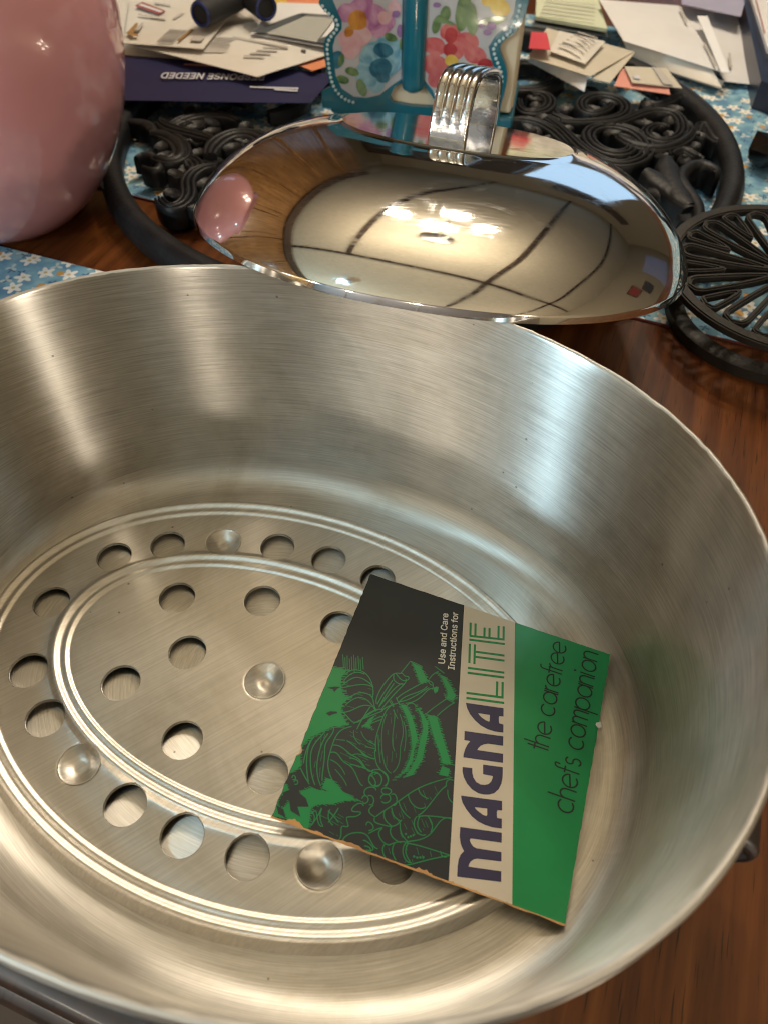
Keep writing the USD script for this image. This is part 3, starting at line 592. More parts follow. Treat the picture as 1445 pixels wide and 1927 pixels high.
# ---- the vegetable drawing
I1, I2, I3 = zm(500, 1220, 6.568), zm(680, 1220, 7.225), zm(500, 1440, 3.803)
def hatch(poly, direction, gap, w, jit, seed):
    """scratchy edges: a polygon fringed with short strokes"""
    r = random.Random(seed); d = np.array(direction, float); d /= np.linalg.norm(d); out = [poly.buffer(-jit * .25)]
    n_ = np.array([-d[1], d[0]]); x0, y0, x1, y1 = poly.bounds; c = np.array([(x0 + x1) / 2, (y0 + y1) / 2]); Rr = math.hypot(x1 - x0, y1 - y0) / 2
    k = -Rr
    while k < Rr:
        ln = LineString([c + n_ * k - d * Rr, c + n_ * k + d * Rr]).intersection(poly)
        for s in getattr(ln, 'geoms', [ln]):
            if s.is_empty or s.geom_type != 'LineString': continue
            a, b = np.array(s.coords[0]), np.array(s.coords[-1]); a = a - d * r.uniform(0, jit); b = b + d * r.uniform(0, jit)
            out.append(LineString([a, b + n_ * r.uniform(-.3, .3) * jit]).buffer(w / 2, 2))
        k += gap * r.uniform(.7, 1.3)
    return unary_union(out)
fills = []
def ipx(z, d): a, b = z([(0, 0), d]); return (b[0] - a[0], b[1] - a[1])
fills.append(hatch(bpoly(I1([(800,220),(960,240),(1010,290),(950,360),(940,440),(960,560),(1030,630),(960,700),(940,790),(1020,940),(920,985),(840,975),(700,1050),(560,1110),(480,1190),(438,1250),(415,1160),(515,920),(600,720),(700,470)])), ipx(I1, (200, -8)), .0006, .00035, .0018, 1))
fills.append(hatch(bpoly(I1([(435,1300),(440,1450),(400,1500),(300,1560),(255,1560),(345,1335)])), ipx(I1, (200, -50)), .0006, .0003, .001, 2))
fills.append(hatch(bpoly(I3([(240,190),(330,160),(440,190),(520,210),(690,255),(560,262),(470,285),(380,285),(330,310),(310,460),(200,420),(150,385),(120,310),(180,250),(245,370),(180,260),(300,300)])), ipx(I3, (100, 45)), .0007, .00035, .001, 3))
fills.append(hatch(bpoly(I3([(60,300),(90,200),(110,150),(150,130),(170,180),(100,230),(90,330),(140,380),(50,370)])), ipx(I3, (100, 5)), .0009, .0003, .0006, 4))
fills.append(hatch(bpoly(I3([(430,90),(480,100),(560,190),(660,245),(540,240),(440,190),(400,170)])), ipx(I3, (100, 40)), .0007, .0003, .001, 5))
fills.append(hatch(bpoly(I2([(670,190),(800,240),(850,330),(900,430),(850,470),(800,490),(760,400),(720,280)])), ipx(I2, (100, 45)), .0006, .0003, .0012, 6))
fills.append(hatch(bpoly(I2([(1040,330),(1150,400),(1230,530),(1290,650),(1250,720),(1150,680),(1160,590),(1110,470)])), ipx(I2, (100, 40)), .0006, .0003, .0016, 7))
fills.append(hatch(bpoly(I2([(520,760),(600,760),(690,920),(740,1100),(770,1230),(720,1400),(700,1540),(620,1680),(500,1760),(420,1800),(560,1680),(640,1520),(680,1350),(660,1150),(610,950)])), ipx(I2, (100, -12)), .0007, .0003, .0012, 8))
fills.append(hatch(bpoly(I2([(730,770),(830,870),(910,1010),(910,1150),(860,1380),(830,1530),(690,1740),(560,1770),(660,1640),(740,1480),(780,1280),(830,1090),(800,930)])), ipx(I2, (100, -25)), .0007, .0003, .0012, 9))
fills.append(hatch(bpoly(I2([(880,890),(1030,930),(1070,1090),(1130,1280),(1180,1440),(1230,1600),(1090,1570),(1060,1430),(980,1230),(930,1050)])), ipx(I2, (100, 35)), .0006, .0003, .0012, 10))
fills.append(hatch(bpoly(I2([(1090,1590),(1210,1640),(1180,1760),(1040,1730)])), ipx(I2, (100, 30)), .0011, .00035, .0012, 11))
fills.append(bpoly(I2([(980,540),(1010,522),(1045,530),(1035,590),(1000,618),(980,590)])))
fills.append(hatch(bpoly(I2([(60,1030),(110,950),(200,900),(160,960),(110,1040),(160,1110),(60,1070),(10,1070)])), ipx(I2, (100, -60)), .0007, .0003, .0008, 12))
holes_dark = [bpoly(I3(p)) for p in ([(120,200),(200,165),(290,240),(310,300),(230,300),(250,372),(180,330),(170,260)], [(180,110),(230,50),(270,80),(290,150),(220,170)], [(80,290),(130,320),(140,375),(90,350)])]
holes_dark += [bpoly(I1(p)) for p in ([(760,490),(860,475),(930,480),(890,500),(850,545),(830,510)], [(745,805),(800,780),(880,785),(890,805),(830,820),(790,840)])]
def scratch(poly, d, gap, w, seed, fill=.5):
    r = random.Random(seed); d = np.array(d, float); d /= np.linalg.norm(d); n_ = np.array([-d[1], d[0]]); x0, y0, x1, y1 = poly.bounds; c = np.array([(x0 + x1) / 2, (y0 + y1) / 2]); Rr = math.hypot(x1 - x0, y1 - y0) / 2; k = -Rr
    while k < Rr:
        a = -Rr
        while a < Rr:
            L = r.uniform(.0015, .006); b = a + L
            if r.random() < fill: fills.append(LineString([c + n_ * k + d * a, c + n_ * (k + r.uniform(-.0003, .0003)) + d * b]).intersection(poly).buffer(w / 2, 2))
            a = b + r.uniform(.0005, .003)
        k += gap * r.uniform(.7, 1.4)
scratch(bpoly(I2([(300,950),(480,830),(560,1000),(600,1250),(540,1500),(420,1720),(300,1600),(240,1300)])), ipx(I2, (-6, 100)), .0012, .00017, 21, .35)
scratch(bpoly(I1([(880,1120),(1080,1010),(1330,1150),(1340,1400),(1250,1500),(1000,1450),(830,1350)])), ipx(I1, (100, 45)), .0013, .00018, 22, .4)
scratch(bpoly(I1([(600,1150),(720,1060),(780,1080),(700,1300),(680,1600),(590,1650),(540,1400)])), ipx(I1, (-20, 100)), .0011, .00018, 23, .4)
scratch(bpoly(I3([(860,360),(1000,260),(1180,150),(1280,150),(1130,300),(960,420)])), ipx(I3, (20, 60)), .0014, .00019, 24, .35)
scratch(bpoly(I3([(900,540),(1080,500),(1230,400),(1080,380),(960,430)])), ipx(I3, (20, 60)), .0014, .00019, 25, .35)
scratch(bpoly(I3([(850,600),(1010,570),(1250,640),(1040,700),(930,700)])), ipx(I3, (10, 60)), .0014, .00019, 26, .35)
scratch(bpoly(I1([(980,340),(1180,290),(1310,450),(1320,700),(1060,900),(970,800),(1000,640)])), ipx(I1, (90, 25)), .0014, .00018, 27, .3)
scratch(bpoly(I3([(330,330),(560,300),(640,420),(560,520),(420,480),(340,440)])), ipx(I3, (60, 30)), .0014, .00019, 28, .3)
lines = []
def st(z, w, *paths):
    for p in paths: lines.append(bline(z(p), w))
W1 = .00043; W2 = .00034
st(I1, W1, [(1000,310),(1080,270),(1180,280),(1270,350),(1320,460),(1330,560),(1320,610)], [(950,460),(1050,385),(1140,362),(1240,400),(1325,470)], [(930,490),(1050,470),(1180,450),(1330,480)], [(970,400),(1040,330),(1120,300),(1220,320)],
   [(960,560),(1040,600),(1130,560),(1220,555),(1310,600),(1340,700),(1380,770)], [(990,700),(1070,640),(1160,610),(1250,640),(1320,710),(1360,780)], [(930,790),(1060,770),(1170,720),(1310,720)], [(960,800),(1040,880),(1110,920),(1250,840),(1420,755)], [(1090,930),(1250,855),(1440,780)], [(1130,1000),(1200,870),(1290,730)], [(960,570),(1000,620),(1070,600)], [(1200,970),(1330,920),(1440,880)])
st(I1, W1, [(840,980),(810,1080),(740,1190),(730,1320),(710,1500),(700,1640)], [(730,1040),(640,1140),(570,1260),(555,1420),(570,1560),(610,1690)], [(600,1100),(540,1200),(510,1350),(510,1500),(530,1650)], [(560,1140),(500,1280),(470,1420)], [(1060,970),(930,1020),(860,1110),(800,1280),(770,1430),(800,1580),(870,1700)], [(770,1060),(690,1200),(640,1400),(640,1560),(680,1700)],
   [(430,1480),(480,1580),(540,1680)], [(840,1200),(960,1240),(1060,1320),(1160,1380),(1250,1500),(1310,1520)], [(800,1290),(900,1320),(960,1400),(1060,1470),(1150,1640),(1200,1700)], [(1010,1150),(1110,1220),(1230,1320),(1340,1370)], [(1040,1360),(1140,1390),(1220,1490)], [(1050,1440),(1150,1460),(1300,1520)])
st(I1, W2, [(870,1130),(980,1140)], [(800,1380),(900,1440),(980,1560)], [(860,1500),(960,1620),(1000,1700)], [(1090,1020),(1100,1110),(1170,1190)], [(1180,1030),(1240,1130),(1350,1190)], [(1230,1220),(1340,1240)], [(1060,1330),(1140,1310),(1250,1350)], *[[(955 + k * 27, 80 + (k * 37) % 60), (965 + k * 27 - (k * 13) % 9, 250 + (k * 29) % 50)] for k in range(10)])
st(I2, W1, [(205,750),(215,660),(300,500),(400,380),(450,345),(520,345)], [(220,760),(300,620),(420,440)], [(240,800),(350,660),(460,540),(550,480)], [(270,840),(380,700),(480,590),(580,490)], [(245,790),(320,660),(440,480)], [(440,360),(440,430),(480,470),(560,490),(600,460),(600,420)], [(470,350),(510,400),(560,440),(600,440),(640,420),(635,390),(590,380),(560,350),(510,350)], [(530,345),(590,270),(660,180)], [(670,180),(740,210),(820,250)],
   [(480,690),(560,620),(700,540),(810,480),(900,440)], [(500,745),(620,650),(760,600),(890,520)], [(520,730),(650,690),(780,620),(910,540)], [(600,750),(720,720),(820,650),(900,570),(965,550)], [(470,670),(490,720),(520,770)], [(900,440),(950,460),(970,490),(965,560)], [(910,450),(930,490),(960,505)], [(920,420),(970,360),(1040,320)], [(1000,250),(1120,340)], [(1030,920),(1130,830),(1260,740)], [(880,890),(980,810),(1150,690)], [(1150,690),(1260,745)],
   [(400,780),(320,880),(270,1000),(210,1180),(200,1400)], [(185,1390),(190,1500),(240,1630),(330,1720),(360,1800),(330,1878)], [(620,770),(690,750),(740,790)], [(280,850),(350,800),(420,770),(490,750)], [(10,960),(130,870),(250,830),(290,850)], [(10,1060),(140,990),(280,930),(290,950)], [(110,1750),(140,1740),(190,1810),(180,1870)], [(150,1660),(150,1740)], [(150,1660),(240,1650)], [(180,1720),(240,1710),(280,1780),(250,1860),(180,1860)], [(105,1760),(110,1830),(170,1878)])
st(I2, W2, [(340,900),(290,1060),(275,1250),(290,1450),(330,1620),(400,1700)], [(440,840),(450,950),(430,1120),(420,1280),(450,1400)], [(520,900),(560,1050),(560,1200),(530,1330),(520,1500),(430,1690)], [(230,1180),(240,1380),(260,1560)], [(570,1000),(600,1150),(580,1400)], [(430,840),(490,960)], [(60,1340),(180,1370)], [(110,1260),(200,1330)], [(0,1420),(80,1480),(180,1500)], [(380,720),(430,800)], [(400,710),(440,790)])
st(I3, W1, [(740,100),(760,60),(800,55),(830,100),(810,150),(770,150),(745,120)], [(760,45),(830,40),(875,90),(850,150)], [(710,215),(720,170),(770,160),(790,180)], [(690,240),(720,222),(735,250),(715,275),(695,262)], [(735,220),(770,235),(770,275),(745,285)], [(830,180),(865,165),(897,185),(880,210),(845,208),(830,190)], [(825,240),(840,215),(880,215),(890,250),(860,272),(832,262)], [(900,210),(930,220),(935,270),(910,290)],
   [(790,370),(860,320),(950,260),(1050,190),(1180,130),(1330,90)], [(1090,360),(1150,310),(1220,220),(1290,150)], [(850,330),(860,400),(890,430),(900,440)], [(900,310),(920,370),(960,400)], [(950,260),(980,330),(1030,380)], [(1020,215),(1040,270),(1090,310),(1140,300)], [(1090,165),(1110,210),(1160,240)], [(1290,150),(1300,110),(1340,110)], [(1300,180),(1310,240),(1335,270)],
   [(1090,370),(1160,365),(1260,375),(1330,380)], [(1010,550),(1100,535),(1180,490),(1250,400),(1330,390)], [(960,420),(970,490),(1010,545)], [(900,440),(895,500),(930,540),(965,555)], [(1080,370),(1060,430),(1090,490),(1140,500)], [(1100,370),(1085,430),(1110,480)], [(1160,370),(1190,430),(1180,480)], [(780,380),(785,410),(840,430),(900,440),(970,395)],
   [(740,490),(800,460),(835,450)], [(830,460),(810,500),(850,560),(890,570)], [(850,570),(840,630),(880,690),(930,705)], [(920,560),(905,620),(930,680)], [(1010,560),(1100,580),(1200,610),(1310,645)], [(930,712),(1020,715),(1120,690),(1250,660),(1310,650)], [(1000,560),(980,620),(1000,680),(1040,700)], [(1020,560),(1000,620),(1030,690)], [(1250,620),(1260,650),(1290,660)], [(890,570),(960,550),(1010,555)],
   [(340,340),(360,330),(370,380),(400,440)], [(400,310),(370,370),(330,430)], [(330,340),(350,370),(330,430)], [(400,320),(390,370),(410,440)], [(450,330),(490,370),(520,410)], [(520,310),(490,360),(450,410)], [(460,320),(450,380),(480,430)],
   [(490,545),(540,490),(550,440),(590,440),(580,380),(640,370),(680,340),(620,330),(640,290),(700,290)], [(550,540),(590,500),(650,485),(720,500),(760,560),(800,600)], [(770,290),(740,330),(780,370)], [(720,430),(740,410),(770,440),(740,470)], [(700,540),(740,560),(770,600),(720,610)], [(710,580),(750,600),(740,640)], [(560,560),(590,580)], [(190,90),(205,75),(215,95),(195,105)], [(205,120),(225,110),(230,130),(210,138)])
lines += [Point(bk(500 + (1060 + 22 * k) / 3.803, 1440 + (660 + (k * 17) % 9 - 4) / 3.803)).buffer(.0005) for k in range(4)]
lines += [Point(bk(500 + (1000 + 18 * k) / 3.803, 1440 + (495 + (k * 23) % 30) / 3.803)).buffer(.00045) for k in range(4)]
art = unary_union(fills).difference(unary_union(holes_dark)).difference(unary_union(lines[:0] or [Point(9, 9)]))
cut = unary_union([l for l in lines[:24]]).buffer(.0001)
art = unary_union([art] + lines).intersection(dark.buffer(-.0002)).simplify(.00003)
obj('vegetable_drawing', on_cover(extr(art, .00004), .00001), M_green, bkl, smooth=False, label='green line drawing of vegetables')

# ------------------------------------------------------------------ lid
pA, pB = at(470, 500, RIMZ + .001), at(1000, 622, RIMZ + .001)
l1 = (pB - pA) / np.linalg.norm(pB - pA); l2h = np.cross(Z, l1); l2h /= np.linalg.norm(l2h); TILT = math.radians(18)
l2 = math.cos(TILT) * l2h - math.sin(TILT) * Z; LN = np.cross(l1, l2)
LC = (pA + pB) / 2 - .0195 * l1 + .177 * l2; LY = 1.765
LA = math.cos(LY) * l1 + math.sin(LY) * l2; LB = -math.sin(LY) * l1 + math.cos(LY) * l2
la, lb, pa, pb = .191, .1545, .0750, .0725
def lid_loft(prof, N=320):
    t = even_t(la, lb, 2.2, N); P = []
    e0_, e1_ = se(la, lb, 2.2, t), se(pa, pb, 2.2, t)
    for k, h in prof:                                        # k: 0 at the rim, 1 at the edge of the top plate, above 1 inside it
        q = e0_ * (1 - k) + e1_ * k if k <= 1 else e1_ * (2 - k)
        P.append(LC + q[:, :1] * LA + q[:, 1:] * LB + h * LN)
    return grid(np.array(P), close_v=True)
dome = [(0.0, 0.0)] + [(.0, .003), (.004, .0045)]
from scipy.interpolate import PchipInterpolator
_k = [.0, .022, .060, .130, .30, .53, .78, .90, .945, .975, .993, 1.002, 1.012]; _h = [.0036, .0080, .0135, .0212, .0333, .0438, .0502, .0519, .0524, .0529, .0535, .0539, .0540]
_s = np.linspace(0, 1, 13); _fk, _fh = PchipInterpolator(_s, _k), PchipInterpolator(_s, _h)
dome = [d for d in dome[:3] if d[0] < .003][:2]
for q in np.linspace(0, 1, 110): dome.append((float(_fk(q)), float(_fh(q))))
from scipy.ndimage import gaussian_filter1d
_d = np.array(dome[2:]); _d[:, 0] = gaussian_filter1d(_d[:, 0], 2.2, mode='nearest'); _d[:, 1] = gaussian_filter1d(_d[:, 1], 2.2, mode='nearest'); dome = dome[:2] + [tuple(x) for x in _d]
dome += [(1.03, .0540), (1.06, .0540), (1.1, .0540), (1.3, .0540), (1.6, .0540), (2.0, .0540)]
lidm = orient(lid_loft(dome), LC + LN * .02, -1)
under = [(0.0, 0.0), (.018, 0.0), (.02, .003)] + [(min(k + .03, .97), h - .004) for k, h in dome[6:-22:4]] + [(1.0, .0475), (2.0, .0475)]
lidu = orient(lid_loft(under, 160), LC + LN * .02, 1)
lid = thing('domed_cover', 'mirror polished oval aluminium lid tipped on the far rim of the roaster', 'lid', LC)
obj('dome', lidm, M_lid, lid, smooth=40); obj('underside', lidu, M_pot, lid, smooth=40)
hc = LC + LN * .0537 + LA * .012 - LB * .003; HA = math.cos(.17) * LA - math.sin(.17) * LB; HB = math.sin(.17) * LA + math.cos(.17) * LB
hp = [(-.041, -.002), (-.0405, .009), (-.039, .020), (-.034, .029), (-.024, .0335), (0, .0352), (.024, .0335), (.034, .029), (.039, .020), (.0405, .009), (.041, -.002)]
obj('strap_handle', strap([hc + HA * x * 1.12 + LN * y for x, y in hp], HB, .0235, .0044, 4, .0013, 120, 49, span=(.06, .94)), M_handle, lid, smooth=50)

# ------------------------------------------------------------------ big scrollwork trivet
TC = np.array([.030, .775, 0]); TR = .302
tr = thing('scrollwork_trivet', 'large round black cast iron trivet of acanthus scrolls behind the lid', 'trivet', TC)
obj('outer_ring', lathe([(TR - .010, .004), (TR - .011, .018), (TR - .008, .024), (TR, .027), (TR + .007, .025), (TR + .011, .018), (TR + .011, .006), (TR + .008, .003), (TR - .008, .003), (TR - .010, .004)], TC, 160), M_iron, tr, smooth=50)
def scroll(pxs, w, z=.022, rid=3, dep=.0035, taper=(.6, .6), n=64, world=False, zb=.006):
    """an acanthus stem: ridged band along a curve"""
    p = np.array([(at(u, v, z) if not world else np.array([u, v, z])) for u, v in pxs]); p = spline(p, n)
    T = np.gradient(p, axis=0); T[:, 2] = 0; T /= np.linalg.norm(T, axis=1, keepdims=True); S = np.stack([-T[:, 1], T[:, 0], 0 * T[:, 0]], 1)
    L = np.linspace(0, 1, n); wd = w * (taper[0] + (1 - taper[0]) * np.clip(L * 5, 0, 1)) * (taper[1] + (1 - taper[1]) * np.clip((1 - L) * 5, 0, 1))
    s = np.linspace(-1, 1, 31); hgt = dep * (np.abs(np.cos(PI * rid * s / 2)) ** .55 - 1) + .0022 * (1 - s * s) * .8 - .003 * np.clip((abs(s) - .8) / .2, 0, 1) ** 2
    top = p[:, None] + wd[:, None, None] / 2 * s[None, :, None] * S[:, None]; top[..., 2] += hgt[None]
    bot = top[:, ::-1].copy(); bot[..., 2] = zb
    P = np.concatenate([top, bot], 1); m = grid(P, close_v=True)
    caps = [trimesh.Trimesh(np.vstack([P[i], P[i].mean(0)]), [[k, (k + 1) % P.shape[1], P.shape[1]] for k in range(P.shape[1])], process=False) for i in (0, -1)]
    m = cat([m] + caps); m.merge_vertices(); m.fix_normals(); return m
z4 = lambda pts: [(940 + x / 2.861, 140 + y / 2.861) for x, y in pts]
z6 = lambda pts: [(x / 3.0104, 180 + y / 3.0104) for x, y in pts]
SC = [
 (z4([(250,230),(380,330),(500,430),(640,475),(765,445),(795,370),(700,290),(560,270),(480,310),(530,390),(640,420),(715,385),(680,335),(610,330)]), .017, .024, 3),
 (z4([(330,245),(560,240),(680,195),(640,125),(520,105),(440,150),(480,200),(570,185),(590,150)]), .015, .024, 3),
 (z4([(560,265),(700,230),(820,190),(930,200),(985,260),(960,330),(860,350),(790,310),(840,270),(900,285)]), .015, .025, 3),
 (z4([(640,330),(760,380),(880,385),(990,345),(1040,285)]), .016, .025, 2),
 (z4([(1060,790),(1075,720),(1040,640),(985,560),(1010,495),(1090,470),(1160,500),(1150,530)]), .014, .026, 1),
 (z4([(900,440),(920,520),(970,620),(1030,700)]), .024, .026, 1),
 (z4([(790,510),(870,560),(960,630),(1030,720)]), .024, .025, 1),
 (z4([(790,640),(880,625),(980,660),(1030,740),(1000,800)]), .024, .020, 1),
 (z4([(930,425),(990,400),(1060,440)]), .014, .024, 2),
 (z4([(1070,330),(1110,270),(1150,330),(1180,350)]), .016, .022, 2),
 (z4([(780,130),(850,150),(930,120),(980,100)]), .016, .022, 2),
 (z4([(100,130),(170,200),(260,170),(250,110),(170,100)]), .016, .022, 3),
 (z4([(60,240),(190,250),(290,300),(370,380)]), .016, .023, 3),
 (z6([(850,205),(940,215),(1010,260),(1020,330),(960,355),(880,340)]), .020, .024, 2),
 (z6([(770,350),(830,330),(900,370),(890,410),(810,400)]), .010, .022, 1),
 (z6([(900,140),(1010,190),(1110,215),(1200,250)]), .018, .024, 3),
 (z6([(1190,330),(1250,240),(1350,205),(1450,220),(1480,290)]), .022, .025, 3),
 (z6([(900,575),(1000,620),(1065,560),(1065,480),(1120,415),(1230,395)]), .016, .024, 3),
 (z6([(990,360),(1060,350),(1120,385),(1080,420)]), .016, .022, 3),
 (z6([(960,180),(1060,120),(1200,100),(1350,140)]), .018, .022, 3),
 (z6([(730,140),(830,150),(870,200)]), .014, .022, 1)]
def lobe(o, d, L, W, z):
    n_ = np.array([-d[1], d[0], 0]); q = [(0, 0), (.25, .34), (.6, .5), (.88, .32), (1, 0), (.88, -.32), (.6, -.5), (.25, -.34)]
    rows = []
    for k_, zz in ((1.0, .006), (1.0, z - .002), (.86, z), (.45, z - .0016), (.06, z - .0022)):
        c_ = .55; rows.append([o + d * L * (c_ + (a - c_) * k_) + n_ * W * b * k_ + Z * (zz - o[2]) for a, b in q])
    m = grid(np.array(rows), close_v=True); m.fix_normals(); return m
for j, (pts, w, z, r) in enumerate(SC):
    obj('scroll', scroll(pts, w, z, r), M_iron, tr, smooth=50)
    if r > 1:                                                # acanthus lobes standing off the stem
        p_ = spline(np.array([at(u, v, z) for u, v in pts]), 41)
        for k_, i_ in enumerate((5, 10, 15, 21, 27)):
            t_ = p_[i_ + 1] - p_[i_ - 1]; t_[2] = 0; t_ /= np.linalg.norm(t_); n_ = np.array([-t_[1], t_[0], 0]) * (1 if (k_ + j) % 2 else -1)
            d_ = n_ * .8 + t_ * .6; d_ /= np.linalg.norm(d_); o_ = p_[i_] + n_ * w * .35; e_ = o_ + d_ * .02
            if np.hypot(*(e_ - TC)[:2]) < TR - .012: obj('leaf_lobe', lobe(o_ * [1, 1, 0] + Z * .006, d_, .023, .015, z - .001), M_iron, tr, smooth=50)
for k in range(11):                                          # the rest of the casting, further in and behind the mail
    a = .35 + k * 2 * PI / 11; c = TC + np.array([math.cos(a), math.sin(a), 0]) * .20; 
    sp = [(c[0] + (.06 - .045 * t) * math.cos(a + 2.4 + t * 5.6), c[1] + (.06 - .045 * t) * math.sin(a + 2.4 + t * 5.6)) for t in np.linspace(0, 1, 12)]
    q = px(np.r_[c[:2], .02])
    if 235 < q[1] < 460 and (q[0] < 420 or q[0] > 1000): continue
    obj('scroll', scroll(sp, .018, .018, 3, world=True), M_iron, tr, smooth=50)
obj('hub', lathe([(0, .02), (.04, .02), (.06, .014), (.06, .006), (0, .006)], TC, 48), M_iron, tr)

# ------------------------------------------------------------------ small lacy trivet, right
SCN = np.array([.297, .494, 0]); SR = .0905
sm = thing('lacy_trivet', 'small round black trivet with lacy petal openwork on a ring foot, right of the lid', 'trivet', SCN)
shp = [Point(0, 0).buffer(SR, 48).difference(Point(0, 0).buffer(SR - .009, 48)), Point(0, 0).buffer(.0125, 24).difference(Point(0, 0).buffer(.005, 16))]
def loop(r0, r1, wmax, a, bw):
    pts = []
    for s in np.linspace(0, 1, 20): pts.append((r0 + (r1 - r0) * s, wmax * (s ** .5) * (1 if s < .82 else math.sqrt(max(0, 1 - ((s - .82) / .18) ** 2)))))
    pg = Polygon(pts + [(x, -y) for x, y in pts[::-1]]).buffer(0); return affinity.rotate(pg.difference(pg.buffer(-bw)), a, origin=(0, 0), use_radians=True)
for k in range(11):
    a = math.radians(158) + k * 2 * PI / 11
    shp.append(loop(.010, .0815, .0105, a, .0038)); shp.append(loop(.046, .0815, .0084, a + PI / 11, .0034))
plate = unary_union(shp).simplify(.0002)
pm = tm(xm(plate, .0045)); e_x = np.array([1., 0, 0]); tl = .05; ey_ = np.array([0, math.cos(tl), math.sin(tl)]); ez_ = np.array([0, -math.sin(tl), math.cos(tl)])
obj('openwork', place(pm, SCN + [0, 0, .040], e_x, ey_, ez_), M_iron2, sm, smooth=30)
obj('raised_line', place(extr(plate.buffer(-.0012), .0010), SCN + ez_ * .0045 + [0, 0, .040], e_x, ey_, ez_), M_iron2, sm, smooth=30)
obj('ring_foot', lathe([(.066, .001), (.065, .009), (.067, .0115), (.074, .0115), (.078, .009), (.078, .001), (.066, .001)], SCN, 96), M_iron2, sm, smooth=50)
for k in range(3):
    a = .9 + k * 2 * PI / 3; c = np.array([math.cos(a), math.sin(a), 0])
    obj('leg', tube([SCN + c * .072 + Z * .006, SCN + c * .076 + Z * .022, SCN + c * .083 + Z * .043], [.007, .0055, .0065], 12), M_iron2, sm)

# ------------------------------------------------------------------ pink jar
PC = np.array([-.338, .639, 0])
n_ = {'g': ('geometry', {}), 'nz': ('noise_texture', {'scale': 9.0, 'detail': 3.0}), 'cr': ('rgb_ramp', {'ramp': [(.3, (0.52, 0.235, 0.245)), (.7, (0.56, 0.262, 0.272))]}),
      'p': ('principled_bsdf', {'roughness': 0.18, 'coat_weight': 0.7, 'coat_roughness': 0.04, 'specular_ior_level': 0.25})}
M_pink = material('pink_glaze', n_, [('g.position', 'nz.vector'), ('nz.fac', 'cr.fac'), ('cr.color', 'p.base_color')])
prof = [(0, .001), (.045, .001), (.047, .003)]
for z in np.linspace(.004, .29, 46): prof.append((.131 * math.sqrt(max(0, 1 - ((z - .166) / .18) ** 2)), z))
prof += [(.098, .296), (.100, .301), (.096, .304), (.088, .300), (.09, .25), (.1, .17), (.06, .03), (0, .02)]
jar = thing('pink_jar', 'big glossy pink ceramic jar at the left', 'jar', PC)
obj('jar_body', lathe(prof, PC, 160), M_pink, jar, smooth=50)

# ------------------------------------------------------------------ napkin holder
M_teal = plain('teal_glaze', (0.008, 0.115, 0.165), 0.22, coat_weight=0.6, coat_roughness=0.06)
M_panelwhite = plain('white_glaze', (0.40, 0.40, 0.42), 0.2, coat_weight=0.6, coat_roughness=0.06)
M_bead = plain('pale_bead', (0.55, 0.68, 0.72), 0.3)
M_napkin = paper('cream_napkin', (0.62, 0.52, 0.38), 0.9, 0.03)
NY = .822; ZT = .028
nx = np.array([.985, -.17, 0]); nx /= np.linalg.norm(nx); nyv = np.array([-nx[1], nx[0], 0]); NO = at(783, 207, ZT)
def np2(u, v):                                               # photo pixel -> panel coordinates
    d = ray(u, v); t = ((NO - CAM) @ nyv) / (d @ nyv); q = CAM + t * d - NO; return (q @ nx, q[2])
z2 = lambda pts: [np2(580 + x / 3.284, y / 3.284) for x, y in pts]
hold = thing('napkin_holder', 'teal napkin holder with floral front panel and beaded scalloped border', 'napkin holder', NO)
right = z2([(800,690),(1190,640),(1212,560),(1230,450),(1212,365),(1186,290),(1205,240),(1282,180),(1335,95),(1362,0)])
left = z2([(75,0),(120,60),(165,108),(167,160),(122,210),(106,260),(110,330),(130,450),(150,520),(95,600),(88,640)])
hi = .165
rs_ = spline(right[1:], 40); ls_ = spline(left[:9], 40)
outl = [tuple(p) for p in rs_] + [(rs_[-1][0] - .012, .135), (.03, .155), (0, .160), (-.03, .155), (ls_[0][0] + .012, .135)] + [tuple(p) for p in ls_] + [(left[9][0], .012), (left[9][0], -.003), (right[1][0], -.003)]
pan = Polygon(outl).buffer(0); vent = bpoly(z2([(515,585),(545,520),(585,500),(620,530),(655,545),(700,530),(725,525),(775,600),(775,640),(640,632),(530,610)])).buffer(.001)
def pan3(g, h, d): return place(extr(g, h), NO - nyv * d, nx, Z, -nyv)
def panm(g, h, d, t=None): return place(extr(g, h), NO - nyv * d, nx, Z, np.cross(nx, Z))
obj('front_panel', panm(pan.difference(vent), .006, 0), M_teal, hold, smooth=False)
insetl = bpoly(z2([(150,-40),(215,110),(215,160),(175,210),(160,265),(165,350),(178,450),(215,530),(290,580),(370,588),(450,570),(540,500),(585,470),(590,-40)]))
insetr = bpoly(z2([(728,-40),(722,480),(770,540),(800,620),(860,640),(1100,610),(1150,500),(1160,420),(1130,330),(1120,270),(1160,205),(1240,130),(1275,60),(1290,-40)]))
obj('painted_panel', panm(insetl.buffer(-.0005), .0005, .006), M_panelwhite, hold, smooth=False); obj('painted_panel', panm(insetr.buffer(-.0005), .0005, .006), M_panelwhite, hold, smooth=False)
def beads(path, n):
    ls = LineString(path); return [ls.interpolate((k + .5) / n, normalized=True).coords[0] for k in range(n)]
bpx = [spline(z2([(95,5),(140,70),(190,120),(185,165),(150,210),(128,265),(132,340),(145,440),(175,530),(230,590),(300,615)]), 60), spline(z2([(1310,0),(1300,60),(1265,150),(1210,215),(1150,270),(1160,340),(1190,420),(1195,500)]), 50)]
bm = []
for p, k in zip(bpx, (26, 18)):
    for q in beads(p, k): s = trimesh.creation.icosphere(1, .0016); bm.append(place(s, NO + nx * q[0] + Z * q[1] - nyv * .0062, nx, Z, -nyv))
obj('bead_border', cat(bm), M_bead, hold, kind='stuff')
pw = [np2(580 + x / 3.284, y / 3.284) for x, y in ((590, 200), (738, 200), (655, 545))]
